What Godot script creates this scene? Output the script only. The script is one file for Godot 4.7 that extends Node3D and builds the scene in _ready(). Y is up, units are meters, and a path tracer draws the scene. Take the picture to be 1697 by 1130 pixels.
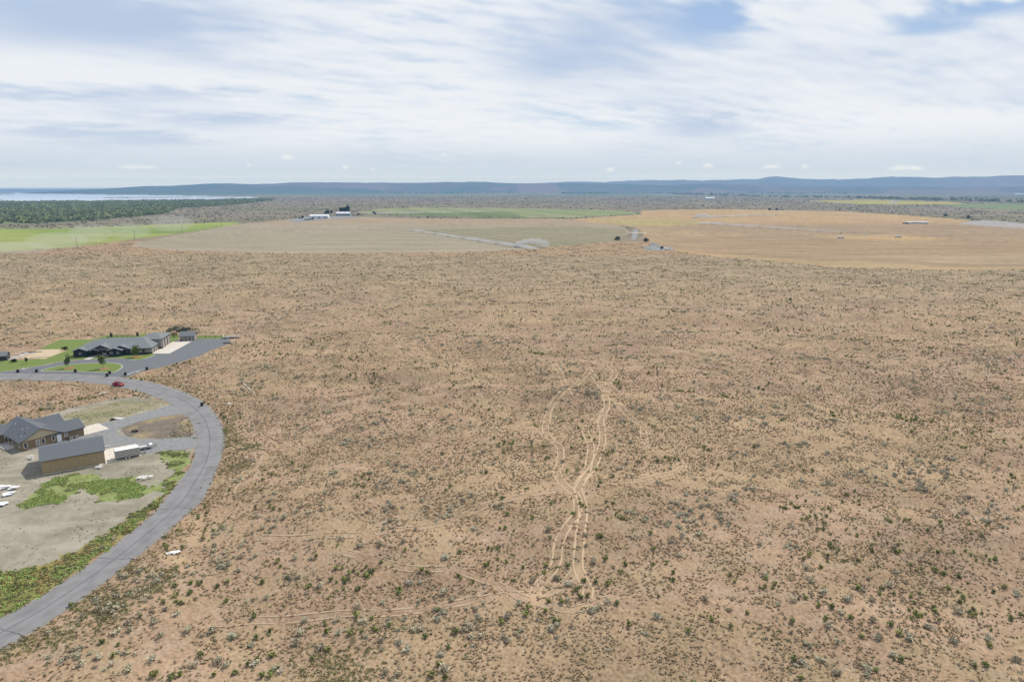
extends Node3D

# ---------------------------------------------------------------- noise and helpers
var rng := RandomNumberGenerator.new()
var n_hill := FastNoiseLite.new()
var n_mid := FastNoiseLite.new()
var n_fine := FastNoiseLite.new()
var n_big := FastNoiseLite.new()
var n_cell := FastNoiseLite.new()
var n_cloud := FastNoiseLite.new()
var n_wisp := FastNoiseLite.new()
var T := {}
var M := {}
var taken := {}
const EYE := 68.0
const HAZE := 0.000068

func noise_set(n: FastNoiseLite, sd: int, freq: float, oct: int) -> void:
	n.seed = sd
	n.noise_type = FastNoiseLite.TYPE_SIMPLEX
	n.frequency = freq
	n.fractal_type = FastNoiseLite.FRACTAL_FBM
	n.fractal_octaves = oct

func numbered(called: String) -> String:
	var k: int = taken.get(called, -1) + 1
	taken[called] = k
	return called if k == 0 else "%s_%03d" % [called, k]

func thing(called: String, label: String, category: String, at := Vector3.ZERO, turn := 0.0, group := "") -> Node3D:
	var o := Node3D.new()
	o.name = numbered(called)
	add_child(o)
	o.position = at
	o.rotation.y = turn
	tag(o, label, category, group)
	return o

func tag(o: Node, label: String, category: String, group := "") -> void:
	o.set_meta("label", label)
	o.set_meta("category", category)
	if group != "":
		o.set_meta("group", group)

func part(called: String, mesh: Mesh, m: Material, parent: Node = null, at := Vector3.ZERO, rot := Vector3.ZERO) -> MeshInstance3D:
	var o := MeshInstance3D.new()
	o.mesh = mesh
	o.material_override = m
	o.position = at
	o.rotation = rot
	if parent == null:
		o.name = numbered(called)
		add_child(o)
	else:
		o.name = called
		parent.add_child(o, true)
	return o

func ground_piece(called: String, mesh: Mesh, m: Material) -> MeshInstance3D:
	var o := part(called, mesh, m)
	o.set_meta("kind", "structure")
	return o

func mat(c: Color, rough := 0.9, tex := "", scale := 0.5) -> StandardMaterial3D:
	var m := StandardMaterial3D.new()
	m.albedo_color = c.linear_to_srgb()
	m.roughness = rough
	m.metallic_specular = 0.3
	if tex != "":
		m.albedo_texture = T[tex]
		m.uv1_triplanar = true
		m.uv1_world_triplanar = true
		m.uv1_scale = Vector3.ONE * scale
	return m

func vmat(rough := 0.95, tex := "", scale := 0.1) -> StandardMaterial3D:
	var m := mat(Color(1, 1, 1), rough, tex, scale)
	m.vertex_color_use_as_albedo = true
	m.metallic_specular = 0.15
	return m

func noise_tex(sd: int, freq: float, oct: int, lo: float, hi: float, size := 512) -> ImageTexture:
	var n := FastNoiseLite.new()
	noise_set(n, sd, freq, oct)
	var im := n.get_seamless_image(size, size)
	im.convert(Image.FORMAT_L8)
	var d := im.get_data()
	for i in d.size():
		d[i] = int(clampf(lo + (hi - lo) * d[i] / 255.0, 0, 1) * 255.0)
	im = Image.create_from_data(size, size, false, Image.FORMAT_L8, d)
	im.convert(Image.FORMAT_RGB8)
	return ImageTexture.create_from_image(im)

# a small builder of triangles (front faces clockwise, no normals: flat shaded)
class MB:
	var v := PackedVector3Array()
	var c := PackedColorArray()
	var col := Color(1, 1, 1)
	var use_c := false
	func tri(a: Vector3, b: Vector3, d: Vector3) -> void:
		v.append(a); v.append(b); v.append(d)
		if use_c:
			c.append(col); c.append(col); c.append(col)
	func quad(a: Vector3, b: Vector3, d: Vector3, e: Vector3) -> void:
		tri(a, b, d)
		tri(a, d, e)
	func box(lo: Vector3, hi: Vector3) -> void:
		var p := [Vector3(lo.x, lo.y, lo.z), Vector3(hi.x, lo.y, lo.z), Vector3(hi.x, hi.y, lo.z), Vector3(lo.x, hi.y, lo.z), Vector3(lo.x, lo.y, hi.z), Vector3(hi.x, lo.y, hi.z), Vector3(hi.x, hi.y, hi.z), Vector3(lo.x, hi.y, hi.z)]
		quad(p[0], p[1], p[2], p[3])
		quad(p[5], p[4], p[7], p[6])
		quad(p[4], p[0], p[3], p[7])
		quad(p[1], p[5], p[6], p[2])
		quad(p[3], p[2], p[6], p[7])
		quad(p[4], p[5], p[1], p[0])
	# a polygon in the plane (u, y), pushed along w from w0 to w1; axis "z": u = x, w = z; axis "x": u = z, w = x
	func extrude(poly: PackedVector2Array, w0: float, w1: float, axis := "z") -> void:
		var tris := Geometry2D.triangulate_polygon(poly)
		var to := func(p: Vector2, w: float) -> Vector3: return Vector3(p.x, p.y, w) if axis == "z" else Vector3(w, p.y, p.x) if axis == "x" else Vector3(p.x, w, p.y)
		for k in range(0, tris.size(), 3):
			tri(to.call(poly[tris[k]], w0), to.call(poly[tris[k + 1]], w0), to.call(poly[tris[k + 2]], w0))
			tri(to.call(poly[tris[k]], w1), to.call(poly[tris[k + 2]], w1), to.call(poly[tris[k + 1]], w1))
		for k in poly.size():
			var p := poly[k]
			var q := poly[(k + 1) % poly.size()]
			quad(to.call(p, w0), to.call(q, w0), to.call(q, w1), to.call(p, w1))
	# a tapered bar with n sides
	func bar(a: Vector3, b: Vector3, r0: float, r1: float, n := 6) -> void:
		var d := (b - a).normalized()
		var s := d.cross(Vector3.RIGHT if absf(d.x) < 0.8 else Vector3.UP).normalized()
		var t := d.cross(s)
		for k in n:
			var e0 := s * cos(TAU * k / n) + t * sin(TAU * k / n)
			var e1 := s * cos(TAU * (k + 1) / n) + t * sin(TAU * (k + 1) / n)
			quad(a + e0 * r0, a + e1 * r0, b + e1 * r1, b + e0 * r1)
			tri(b + e0 * r1, b + e1 * r1, b)
			tri(a + e1 * r0, a + e0 * r0, a)
	func mesh() -> ArrayMesh:
		var m := ArrayMesh.new()
		var a := []
		a.resize(Mesh.ARRAY_MAX)
		a[Mesh.ARRAY_VERTEX] = v
		if use_c:
			a[Mesh.ARRAY_COLOR] = c
		m.add_surface_from_arrays(Mesh.PRIMITIVE_TRIANGLES, a)
		return m

func box_mesh(lo: Vector3, hi: Vector3) -> ArrayMesh:
	var b := MB.new()
	b.box(lo, hi)
	return b.mesh()

func v3(p: Vector2, y := 0.0) -> Vector3:
	return Vector3(p.x, y, p.y)

func on_land(p: Vector2, up := 0.0) -> Vector3:
	return Vector3(p.x, height(p.x, p.y) + up, p.y)

# closed smooth curve or open smooth line through points
func smooth_line(p: Array, step: float, closed := false) -> PackedVector2Array:
	var out := PackedVector2Array()
	var n := p.size()
	for i in (n if closed else n - 1):
		var a: Vector2 = p[(i - 1 + n) % n] if closed or i > 0 else p[0]
		var b: Vector2 = p[i]
		var c: Vector2 = p[(i + 1) % n]
		var d: Vector2 = p[(i + 2) % n] if closed or i + 2 < n else p[n - 1]
		var k := maxi(1, int(b.distance_to(c) / step))
		for j in k:
			out.append(b.cubic_interpolate(c, a, d, float(j) / k))
	if not closed:
		out.append(p[n - 1])
	return out

func resample(line: PackedVector2Array, n: int) -> PackedVector2Array:
	var total := 0.0
	for i in line.size() - 1:
		total += line[i].distance_to(line[i + 1])
	var out := PackedVector2Array()
	var i := 0
	var done := 0.0
	for k in n:
		var want := total * k / (n - 1)
		while i < line.size() - 2 and done + line[i].distance_to(line[i + 1]) < want:
			done += line[i].distance_to(line[i + 1])
			i += 1
		var seg := line[i].distance_to(line[i + 1])
		out.append(line[i].lerp(line[i + 1], clampf((want - done) / maxf(seg, 0.001), 0, 1)))
	return out

# a flat sheet with a skirt, at height y above level ground
func sheet(poly: PackedVector2Array, y: float, thick := 0.12) -> ArrayMesh:
	var b := MB.new()
	var p := poly
	if not Geometry2D.is_polygon_clockwise(p):
		p = p.duplicate()
		p.reverse()
	b.extrude(p, y, y - thick, "y")
	return b.mesh()

func ribbon(line: PackedVector2Array, w: float, up: float, wobble := 0.0) -> MB:
	var b := MB.new()
	var prev: Array = []
	for i in line.size():
		var d := (line[mini(i + 1, line.size() - 1)] - line[maxi(i - 1, 0)]).normalized()
		var s := Vector2(-d.y, d.x)
		var ww := w * 0.5 * (1.0 + wobble * n_fine.get_noise_2d(line[i].x * 3.0, line[i].y * 3.0) * 2.0)
		var a := on_land(line[i] - s * ww, up)
		var e := on_land(line[i] + s * ww, up)
		if i > 0:
			b.quad(prev[0], prev[1], e, a)
		prev = [a, e]
	return b

# a kerb: a ribbon with height
func kerb(line: PackedVector2Array, w: float, h: float) -> ArrayMesh:
	var b := MB.new()
	for i in line.size() - 1:
		var d := (line[i + 1] - line[i]).normalized()
		var s := Vector2(-d.y, d.x) * w * 0.5
		var p := [v3(line[i] - s, h), v3(line[i] + s, h), v3(line[i + 1] + s, h), v3(line[i + 1] - s, h)]
		b.quad(p[0], p[1], p[2], p[3])
		b.quad(p[0] - Vector3(0, h, 0), p[0], p[3], p[3] - Vector3(0, h, 0))
		b.quad(p[1], p[1] - Vector3(0, h, 0), p[2] - Vector3(0, h, 0), p[2])
	return b.mesh()

func sm(a: float, b: float, x: float) -> float:
	return smoothstep(a, b, x)

# ---------------------------------------------------------------- the land
func height(x: float, z: float) -> float:
	var d := -z
	if d < -200.0 or d > 800.0:
		return 0.0
	var bx := -76.0 - 42.0 * sm(185.0, 235.0, d)
	var s := sm(bx, bx + 26.0, x)
	s = maxf(s, sm(335.0, 400.0, d)) * (1.0 - sm(600.0, 720.0, d))
	if s <= 0.0:
		return 0.0
	var h := 1.7 * n_hill.get_noise_2d(x * 0.8, z) + 0.45 * n_mid.get_noise_2d(x * 0.7, z)
	# a low bank that faces the drone, a hollow, and a rise crossing the tracks
	h += 2.0 * exp(-pow((x + 55.0 + 12.0 * sin(x * 0.05)) / 38.0, 2.0)) * (sm(236.0, 243.0, d) - sm(262.0, 300.0, d))
	h += 1.5 * exp(-pow((x - 8.0) / 34.0, 2.0)) * (sm(212.0, 219.0, d) - sm(230.0, 262.0, d))
	h += 1.3 * exp(-pow((x - 75.0) / 40.0, 2.0)) * (sm(225.0, 233.0, d) - sm(250.0, 280.0, d))
	h += 1.2 * exp(-pow((x + 4.0) / 30.0, 2.0)) * (sm(265.0, 272.0, d) - sm(285.0, 320.0, d))
	return h * s

var yard: PackedVector2Array
var yard_grass: PackedVector2Array
var weeds_a: PackedVector2Array
var weeds_b: PackedVector2Array
var weeds_c: PackedVector2Array
var verge: PackedVector2Array
var island: PackedVector2Array
var lot: PackedVector2Array
var road_poly: PackedVector2Array
var road_in: PackedVector2Array
var road_out: PackedVector2Array
var lake: PackedVector2Array
var forest: PackedVector2Array
var fields := []
var green_verge: PackedVector2Array
var bare: Array
var tracks := []

func inside(x: float, z: float, poly: PackedVector2Array) -> bool:
	return Geometry2D.is_point_in_polygon(Vector2(x, z), poly)

const PINK := Color(0.270, 0.191, 0.131)
const TAN := Color(0.288, 0.216, 0.135)
const GREY := Color(0.245, 0.192, 0.150)
const OLIVE := Color(0.215, 0.180, 0.108)

func scrub_color(x: float, z: float, d: float) -> Color:
	var a := n_big.get_noise_2d(x * 0.55, z * 1.1)
	var b := n_mid.get_noise_2d(x * 0.9 + 300.0, z * 1.4)
	var c := n_fine.get_noise_2d(x, z)
	var e := n_mid.get_noise_2d(x * 2.5 - 100.0, z * 2.5 + 70.0)
	var col := PINK.lerp(TAN, 0.6 * sm(-0.15, 0.35, a + 0.5 * b))
	col = col.lerp(GREY, 0.5 * sm(0.05, 0.45, e * 0.7 - a * 0.4 + 0.3 * c))
	col = col.lerp(OLIVE, 0.6 * sm(0.12, 0.5, b * 0.9 + 0.4 * c + 0.12 * sm(350, 700, d)) * (0.45 + 0.55 * sm(150.0, 350.0, d)))
	col = col.lerp(Color(0.228, 0.191, 0.127), 0.6 * sm(300.0, 620.0, d) + 0.12)
	# pale sandy bare spots and darker litter
	col = col.lerp(Color(0.33, 0.245, 0.17), 0.2 * sm(0.25, 0.6, c - b * 0.6))
	var f := n_fine.get_noise_2d(x * 3.3 + 40.0, z * 3.3)
	return col * (1.0 + 0.10 * c + 0.08 * e + 0.36 * f + 0.20 * n_big.get_noise_2d(x * 1.6 + 60.0, z * 3.2))

func field_color(k: int, x: float, z: float) -> Color:
	var d := -z
	var r := n_mid.get_noise_2d(x * 0.12, z * 0.5)
	var q := n_fine.get_noise_2d(x * 0.25, z * 0.25)
	var g := n_big.get_noise_2d(x * 0.05, z * 0.16)
	match k:
		0:  # pale tan circle
			var col := Color(0.265, 0.230, 0.172).lerp(Color(0.235, 0.215, 0.155), sm(-0.3, 0.4, g))
			if inside(x, z, fields[10]):
				col = Color(0.180, 0.172, 0.115).lerp(Color(0.20, 0.186, 0.122), sm(-0.3, 0.3, g))
				col *= 1.0 + 0.12 * sin((x * 0.45 - z * 0.2) * 0.55)
			col = col.lerp(Color(0.27, 0.205, 0.135), 0.7 * sm(1180.0, 1500.0, d + 120.0 * g) * (1.0 - sm(1560.0, 1750.0, d)))
			var rings := Vector2(x - fields[15].x, z - fields[15].y).length()
			col *= 1.0 + 0.07 * n_mid.get_noise_2d(rings * 1.3, 5.0) + 0.03 * sin(rings * 0.42)
			return col * (1.0 + 0.14 * r + 0.10 * q)
		1:  # green circle
			var col := Color(0.175, 0.205, 0.096).lerp(Color(0.205, 0.215, 0.115), sm(-0.3, 0.3, g))
			if inside(x, z, fields[11]):
				col = Color(0.118, 0.150, 0.072)
			return col * (1.0 + 0.10 * sin((x * 0.8 - z * 0.25) * 0.06) + 0.1 * q)
		2:  # orange stubble
			var col := Color(0.350, 0.240, 0.122).lerp(Color(0.300, 0.228, 0.136), sm(-0.25, 0.3, g))
			var near_c := Vector2(x, z).distance_to(fields[12])
			col = col.lerp(Color(0.235, 0.180, 0.118), 0.85 * sm(-0.1, 0.3, n_big.get_noise_2d(near_c * 0.16, atan2(z - fields[12].y, x - fields[12].x) * 6.0)))
			col = col.lerp(Color(0.320, 0.232, 0.128), sm(1250, 1500, d))
			if inside(x, z, fields[13]):
				col = Color(0.285, 0.236, 0.115)
			if inside(x, z, fields[14]):
				col = Color(0.285, 0.225, 0.150).lerp(col, 0.35)
			col *= 1.0 + 0.10 * n_mid.get_noise_2d(near_c * 1.1, 9.0) + 0.03 * sin(near_c * 0.4)
			return col * (1.0 + 0.16 * r + 0.12 * q)
		3:  # bright green
			var col := Color(0.225, 0.260, 0.075).lerp(Color(0.160, 0.220, 0.060), sm(-0.2, 0.3, n_big.get_noise_2d(x * 0.08, z * 0.5)))
			return col * (1.0 + 0.15 * r + 0.08 * q)
		4:
			return Color(0.285, 0.255, 0.085) * (1.0 + 0.1 * r)
		5:
			return Color(0.150, 0.185, 0.095) * (1.0 + 0.1 * r)
		6:  # grey gravel flats
			return Color(0.27, 0.255, 0.25) * (1.0 + 0.15 * q + 0.1 * r)
	return Color(0.2, 0.2, 0.1)

func land_color(x: float, z: float) -> Color:
	var d := -z
	if d < 900.0:
		var col := scrub_color(x, z, d)
		if x < -55.0 and d > 60.0 and d < 335.0:
			var wx := x + 1.6 * n_mid.get_noise_2d(x * 3.0, z * 3.0)
			var wz := z + 2.4 * n_mid.get_noise_2d(x * 3.0 + 50.0, z * 3.0)
			var f := n_fine.get_noise_2d(x, z)
			var b := n_mid.get_noise_2d(x * 1.2, z * 1.2)
			if inside(wx, wz, yard):
				col = Color(0.250, 0.235, 0.192).lerp(Color(0.205, 0.193, 0.152), sm(-0.3, 0.4, b)) * (1.0 + 0.16 * f)
				col = col.lerp(Color(0.30, 0.28, 0.235), 0.7 * sm(0.1, 0.5, n_mid.get_noise_2d(x * 0.6 + z * 0.5, z * 2.2)))
			if inside(wx, wz, yard_grass):
				col = Color(0.225, 0.208, 0.140).lerp(Color(0.185, 0.186, 0.110), sm(-0.2, 0.3, b)) * (1.0 + 0.15 * f)
			if inside(wx, wz, island):
				col = Color(0.150, 0.130, 0.108).lerp(Color(0.235, 0.195, 0.125), sm(-0.1, 0.35, b + 0.03 * (x + 99.0))) * (1.0 + 0.2 * f)
			if inside(wx, wz, weeds_a) or inside(wx, wz, weeds_b) or inside(wx, wz, weeds_c):
				col = Color(0.180, 0.215, 0.085) * (1.0 + 0.25 * f)
			if inside(wx, wz, verge):
				col = Color(0.205, 0.182, 0.070).lerp(Color(0.155, 0.165, 0.060), sm(-0.2, 0.2, b)) * (1.0 + 0.25 * f)
		for p in bare:
			var k := Vector2((x - p.x) / p.z, (z - p.y) / (p.z * 1.2)).length()
			if k < 1.3:
				col = col.lerp(Color(0.40, 0.295, 0.19), 0.5 * (1.0 - sm(0.2, 1.2, k + 0.6 * n_mid.get_noise_2d(x * 4.0, z * 4.0))))
		if d > 660.0:
			col = col.lerp(Color(0.30, 0.20, 0.125), 0.5 * sm(690, 740, d))
		return col
	# the plain beyond the fields
	var g := n_big.get_noise_2d(x * 0.06, z * 0.12)
	var h := n_mid.get_noise_2d(x * 0.22, z * 0.22)
	var q := n_fine.get_noise_2d(x * 0.2, z * 0.2)
	var col := Color(0.172, 0.153, 0.116).lerp(Color(0.145, 0.140, 0.092), sm(-0.25, 0.3, g + 0.5 * h))
	col = col.lerp(Color(0.215, 0.182, 0.138), 0.7 * sm(0.15, 0.5, n_big.get_noise_2d(x * 0.1 + 900.0, z * 0.4)))
	if inside(x, z, forest):
		col = Color(0.125, 0.148, 0.082)
	col *= 1.0 + 0.16 * q + 0.12 * h
	if d > 5200.0:
		var k := sm(5200.0, 8000.0, d)
		var c := n_cell.get_noise_2d(x * 0.5, z * 0.25)
		var farm := Color(0.10, 0.145, 0.075).lerp(Color(0.22, 0.19, 0.125), sm(-0.2, 0.6, c))
		col = col.lerp(farm, k * 0.85)
	if d < 1100.0 and x < -150.0:
		col = col.lerp(Color(0.27, 0.2, 0.13), 0.4)
	return col

func region_of(x: float, z: float) -> int:
	var d := -z
	if d < 480.0 or d > 14000.0:
		return 0
	if d > 3000.0:
		if inside(x, z, lake):
			var m := n_big.get_noise_2d(x * 0.02, z * 0.05) + 0.35 * n_mid.get_noise_2d(x * 0.02, z * 0.06)
			var fade := sm(-2300.0, -1300.0, x) * 0.3 - 0.25 * sm(6500.0, 8200.0, d)
			return 8 if m + fade < 0.36 else 0
	for k in [3, 6, 1, 2, 0, 4, 5]:
		if inside(x, z, fields[k]):
			return k + 1
	return 0

var radii := PackedFloat32Array()
var azim := PackedFloat32Array()
var row_p := []
var row_c := []
var row_r := []

func land_row(i: int) -> void:
	var r := radii[i]
	var n := azim.size()
	var ps := PackedVector3Array()
	var cs := PackedColorArray()
	var rs := PackedInt32Array()
	ps.resize(n)
	cs.resize(n)
	rs.resize(n)
	for j in n:
		var x := r * sin(azim[j])
		var z := -r * cos(azim[j])
		var y := height(x, z)
		if r < 700.0:
			var rough := 0.03 if y != 0.0 else 0.03
			y += rough * n_fine.get_noise_2d(x * 1.7, z * 1.7)
		ps[j] = Vector3(x, y, z)
		var k := region_of(x, z)
		rs[j] = k
		cs[j] = field_color(k - 1, x, z) if k > 0 and k < 8 else land_color(x, z)
	row_p[i] = ps
	row_c[i] = cs
	row_r[i] = rs

func build_land() -> void:
	for k in 8:
		radii.append([0.01, 10.0, 22.0, 34.0, 46.0, 56.0, 66.0, 72.0][k])
	var y := 1190.0
	while y > 317.0:
		var dep := atan((y - 565.0) / 1131.0) + atan(253.0 / 1131.0)
		radii.append(EYE / tan(dep))
		y -= 1.6 if y > 450.0 else 0.9
	radii.append(16500.0)
	var a := -43.0
	while a <= 43.0:
		azim.append(deg_to_rad(a))
		a += 0.078
	a = 43.4
	while a < 317.0:
		azim.append(deg_to_rad(a))
		a += 0.4 if a < 78.0 or a > 281.5 else 2.5
	azim.append(azim[0] + TAU)
	row_p.resize(radii.size())
	row_c.resize(radii.size())
	row_r.resize(radii.size())
	var g := WorkerThreadPool.add_group_task(land_row, radii.size())
	WorkerThreadPool.wait_for_group_task_completion(g)
	var n := azim.size()
	var names := ["ground", "crop_field", "crop_field", "stubble_field", "crop_field", "crop_field", "crop_field", "gravel_flat", "lake"]
	var idx := []
	for k in 9:
		idx.append(PackedInt32Array())
	for i in radii.size() - 1:
		var rs: PackedInt32Array = row_r[i]
		for j in n - 1:
			var p := i * n + j
			var t: PackedInt32Array = idx[rs[j]]
			t.append_array([p, p + n, p + 1, p + 1, p + n, p + n + 1])
			idx[rs[j]] = t
	var all_p := PackedVector3Array()
	var all_c := PackedColorArray()
	for i in radii.size():
		all_p.append_array(row_p[i])
		all_c.append_array(row_c[i])
	var land := vmat(0.95)
	land.metallic_specular = 0.1
	var water := mat(Color(0.42, 0.47, 0.52), 0.22)
	water.metallic_specular = 0.5
	for k in 9:
		if idx[k].size() == 0:
			continue
		var remap := PackedInt32Array()
		remap.resize(all_p.size())
		remap.fill(-1)
		var p := PackedVector3Array()
		var c := PackedColorArray()
		var ix := PackedInt32Array()
		for q in idx[k]:
			if remap[q] < 0:
				remap[q] = p.size()
				p.append(all_p[q])
				c.append(all_c[q])
			ix.append(remap[q])
		var arr := []
		arr.resize(Mesh.ARRAY_MAX)
		arr[Mesh.ARRAY_VERTEX] = p
		arr[Mesh.ARRAY_COLOR] = c
		arr[Mesh.ARRAY_INDEX] = ix
		var m := ArrayMesh.new()
		m.add_surface_from_arrays(Mesh.PRIMITIVE_TRIANGLES, arr)
		ground_piece(names[k], m, water if k == 8 else land)
	row_p.clear(); row_c.clear(); row_r.clear()

# a chain of hills: crest heights (metres) over azimuth, from r0 up to the crest at rc and down behind it
func build_hills(called: String, crest: Array, r0: float, rc: float, r1: float, rough: float, farm: float) -> void:
	var b := PackedVector3Array()
	var cc := PackedColorArray()
	var ix := PackedInt32Array()
	var na := 620
	var nr := 44
	for i in nr:
		var t := float(i) / (nr - 1)
		var r := r0 + (r1 - r0) * t
		for j in na:
			var az := deg_to_rad(lerpf(-46.0, 46.0, float(j) / (na - 1)))
			var x := r * sin(az)
			var z := -r * cos(az)
			var px := tan(az)
			var top := 0.0
			for k in crest.size() - 1:
				if px >= crest[k].x and px <= crest[k + 1].x:
					top = lerpf(crest[k].y, crest[k + 1].y, sm(0, 1, (px - crest[k].x) / (crest[k + 1].x - crest[k].x)) * 0.5 + 0.5 * (px - crest[k].x) / (crest[k + 1].x - crest[k].x))
			var up := pow(sm(r0, rc, r), 0.8) * (1.0 - 0.8 * sm(rc, r1, r))
			var y := top * up * (1.0 + rough * n_mid.get_noise_2d(x * 0.02, z * 0.012)) - 6.0
			if top > 20.0:
				y += rough * 60.0 * up * n_hill.get_noise_2d(x * 0.02, z * 0.02)
			b.append(Vector3(x, y, z))
			y += rough * 90.0 * up * n_mid.get_noise_2d(x * 0.06, z * 0.06) * minf(top / 200.0, 1.0)
			b[-1] = Vector3(x, y, z)
			var c := n_cell.get_noise_2d(x * 0.35, z * 0.22)
			var g := n_big.get_noise_2d(x * 0.01, z * 0.01)
			var col := Color(0.155, 0.150, 0.105).lerp(Color(0.20, 0.165, 0.125), sm(-0.3, 0.4, g))
			var crop := Color(0.085, 0.150, 0.085)
			if c > 0.1:
				crop = Color(0.27, 0.21, 0.16)
			elif c > -0.25:
				crop = Color(0.15, 0.165, 0.11)
			col = col.lerp(crop, farm * (0.6 + 0.4 * sm(-0.2, 0.2, g)))
			cc.append(col * (0.72 if farm > 0.5 else 1.25) * (1.0 + 0.15 * n_mid.get_noise_2d(x * 0.08, z * 0.08)))
	for i in nr - 1:
		for j in na - 1:
			var p := i * na + j
			ix.append_array([p, p + na, p + 1, p + 1, p + na, p + na + 1])
	var arr := []
	arr.resize(Mesh.ARRAY_MAX)
	arr[Mesh.ARRAY_VERTEX] = b
	arr[Mesh.ARRAY_COLOR] = cc
	arr[Mesh.ARRAY_INDEX] = ix
	var m := ArrayMesh.new()
	m.add_surface_from_arrays(Mesh.PRIMITIVE_TRIANGLES, arr)
	ground_piece(called, m, vmat(1.0))

# ---------------------------------------------------------------- the sky
const SKY_W := 3072
const SKY_H := 1536
var sky_rows := []
const SKY_GAPS := [[15.8, 12.5, 3.4, 1.84, 1.50], [12.6, 11.4, 3.9, 2.16, 0.45], [30.1, 10.6, 3.1, 0.49, 1.10], [28.1, 11.3, 5.0, 1.08, 0.40], [6.6, 5.0, 4.2, 0.65, 0.95], [33.8, 11.4, 5.0, 0.43, 1.20], [-15.9, 6.5, 2.2, 0.54, 0.50], [-10.7, 10.9, 4.4, 2.16, 0.35], [-6.2, 5.3, 1.7, 0.32, 0.40], [25.8, 8.8, 4.4, 0.38, 0.35]]
const SKY_HEAVY := [[-30.4, 11.5, 9.4, 1.95, 1.00], [-25.9, 6.6, 6.7, 0.59, 0.75], [-33.2, 5.9, 4.4, 0.32, 0.80], [-31.4, 3.7, 3.9, 0.65, 0.70], [-26.2, 3.1, 3.9, 0.54, 0.60], [7.6, 11.8, 7.2, 3.24, 0.75], [2.7, 9.5, 3.3, 1.35, 0.50], [15.0, 4.7, 3.3, 0.65, 0.55], [-20.9, 8.7, 4.4, 0.65, 0.35], [-22.9, 4.7, 5.0, 0.49, 0.40]]

func sky_color(az: float, el: float) -> Color:
	var s := sin(az)
	var c := cos(az)
	var k := 1.0 / (tan(el) + 0.10) if el < 1.5 else 0.02
	var x := s * k
	var y := c * k
	var base := Color(0.53, 0.68, 0.84).lerp(Color(0.36, 0.515, 0.77), sm(0.05, 0.24, el))
	base = base.lerp(Color(0.17, 0.32, 0.66), sm(0.3, 1.3, el))
	# a thin high sheet of cloud with wisps drawn out along one direction
	var w := n_cloud.get_noise_2d(x * 22.0 + 40.0, y * 22.0)
	var u := x * 0.88 + y * 0.47
	var v := -x * 0.47 + y * 0.88
	var big := n_cloud.get_noise_2d(x * 40.0 + 11.0, y * 40.0 + 5.0)
	var wisp := n_wisp.get_noise_2d(u * 60.0 + 26.0 * w, v * 150.0 + 30.0 * w)
	var fine := n_wisp.get_noise_2d(u * 210.0 + 40.0 * w, v * 560.0 + 60.0 * w + 33.0)
	var cover := 1.02 + 0.34 * big + 0.16 * wisp + 0.33 * fine
	var heavy := 0.24 - 0.42 * n_cloud.get_noise_2d(x * 30.0 - 70.0, y * 42.0 + 31.0) - 0.16 * wisp - 0.20 * fine
	# openings and heavier patches of the sheet, with torn edges
	var da := rad_to_deg(az) + 1.6 * wisp + 1.2 * fine
	var de := rad_to_deg(el) + 0.5 * wisp + 0.45 * fine
	for g in SKY_GAPS:
		cover -= 0.66 * g[4] * exp(-pow((da - g[0]) / g[2], 2.0) - pow((de - g[1]) / g[3], 2.0))
	for g in SKY_HEAVY:
		heavy += g[4] * exp(-pow((da - g[0]) / g[2], 2.0) - pow((de - g[1]) / g[3], 2.0))
	var deg_az := rad_to_deg(az)
	var deg_el := rad_to_deg(el)
	cover = sm(0.0, 1.0, cover)
	cover *= 1.0 - 0.45 * sm(0.5, 1.2, el)
	var cloud := Color(0.825, 0.862, 0.915).lerp(Color(0.48, 0.59, 0.775), sm(0.0, 1.25, heavy))
	var col := base.lerp(cloud, cover)
	col = col.lerp(Color(0.505, 0.610, 0.755), 0.93 * (1.0 - sm(0.015, 0.085, el)))
	# small fair-weather clouds low over the hills
	if deg_el > 1.1 and deg_el < 5.5:
		var cell := floori(deg_az / 2.4)
		for q in 3:
			var id := cell - 1 + q
			var h1 := absf(sin(id * 12.9898) * 43758.5453)
			h1 -= floorf(h1)
			var h2 := absf(sin(id * 78.233 + 1.7) * 24634.6345)
			h2 -= floorf(h2)
			if h1 < 0.45:
				continue
			var ca := (id + 0.2 + 0.6 * h2) * 2.4
			var ce := 1.35 + 1.5 * h2 * h2 + (2.2 if h1 > 0.9 else 0.0)
			var wd := 0.25 + 2.6 * pow(h1 - 0.45, 2.0) * 3.0
			var dy := deg_el - ce
			var p := 1.0 - pow((deg_az - ca) / wd, 2.0) - pow(dy / (0.24 if dy > 0.0 else 0.08), 2.0)
			p += 0.9 * n_wisp.get_noise_2d(deg_az * 40.0, deg_el * 110.0)
			col = col.lerp(Color(0.80, 0.83, 0.865) if dy > -0.03 else Color(0.62, 0.70, 0.80), 0.75 * sm(0.1, 0.9, p))
	# the air above the haze is brighter and warmer towards the horizon
	var reach := minf(18150.0 / maxf(absf(s), absf(c)), 262.0 / maxf(tan(el), 0.0001))
	var through := exp(-HAZE * reach)
	var veil := Color(0.065, 0.275, 0.668) * (1.0 - through)
	return Color((col.r - veil.r) / through, (col.g - veil.g) / through, (col.b - veil.b) / through)

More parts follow.
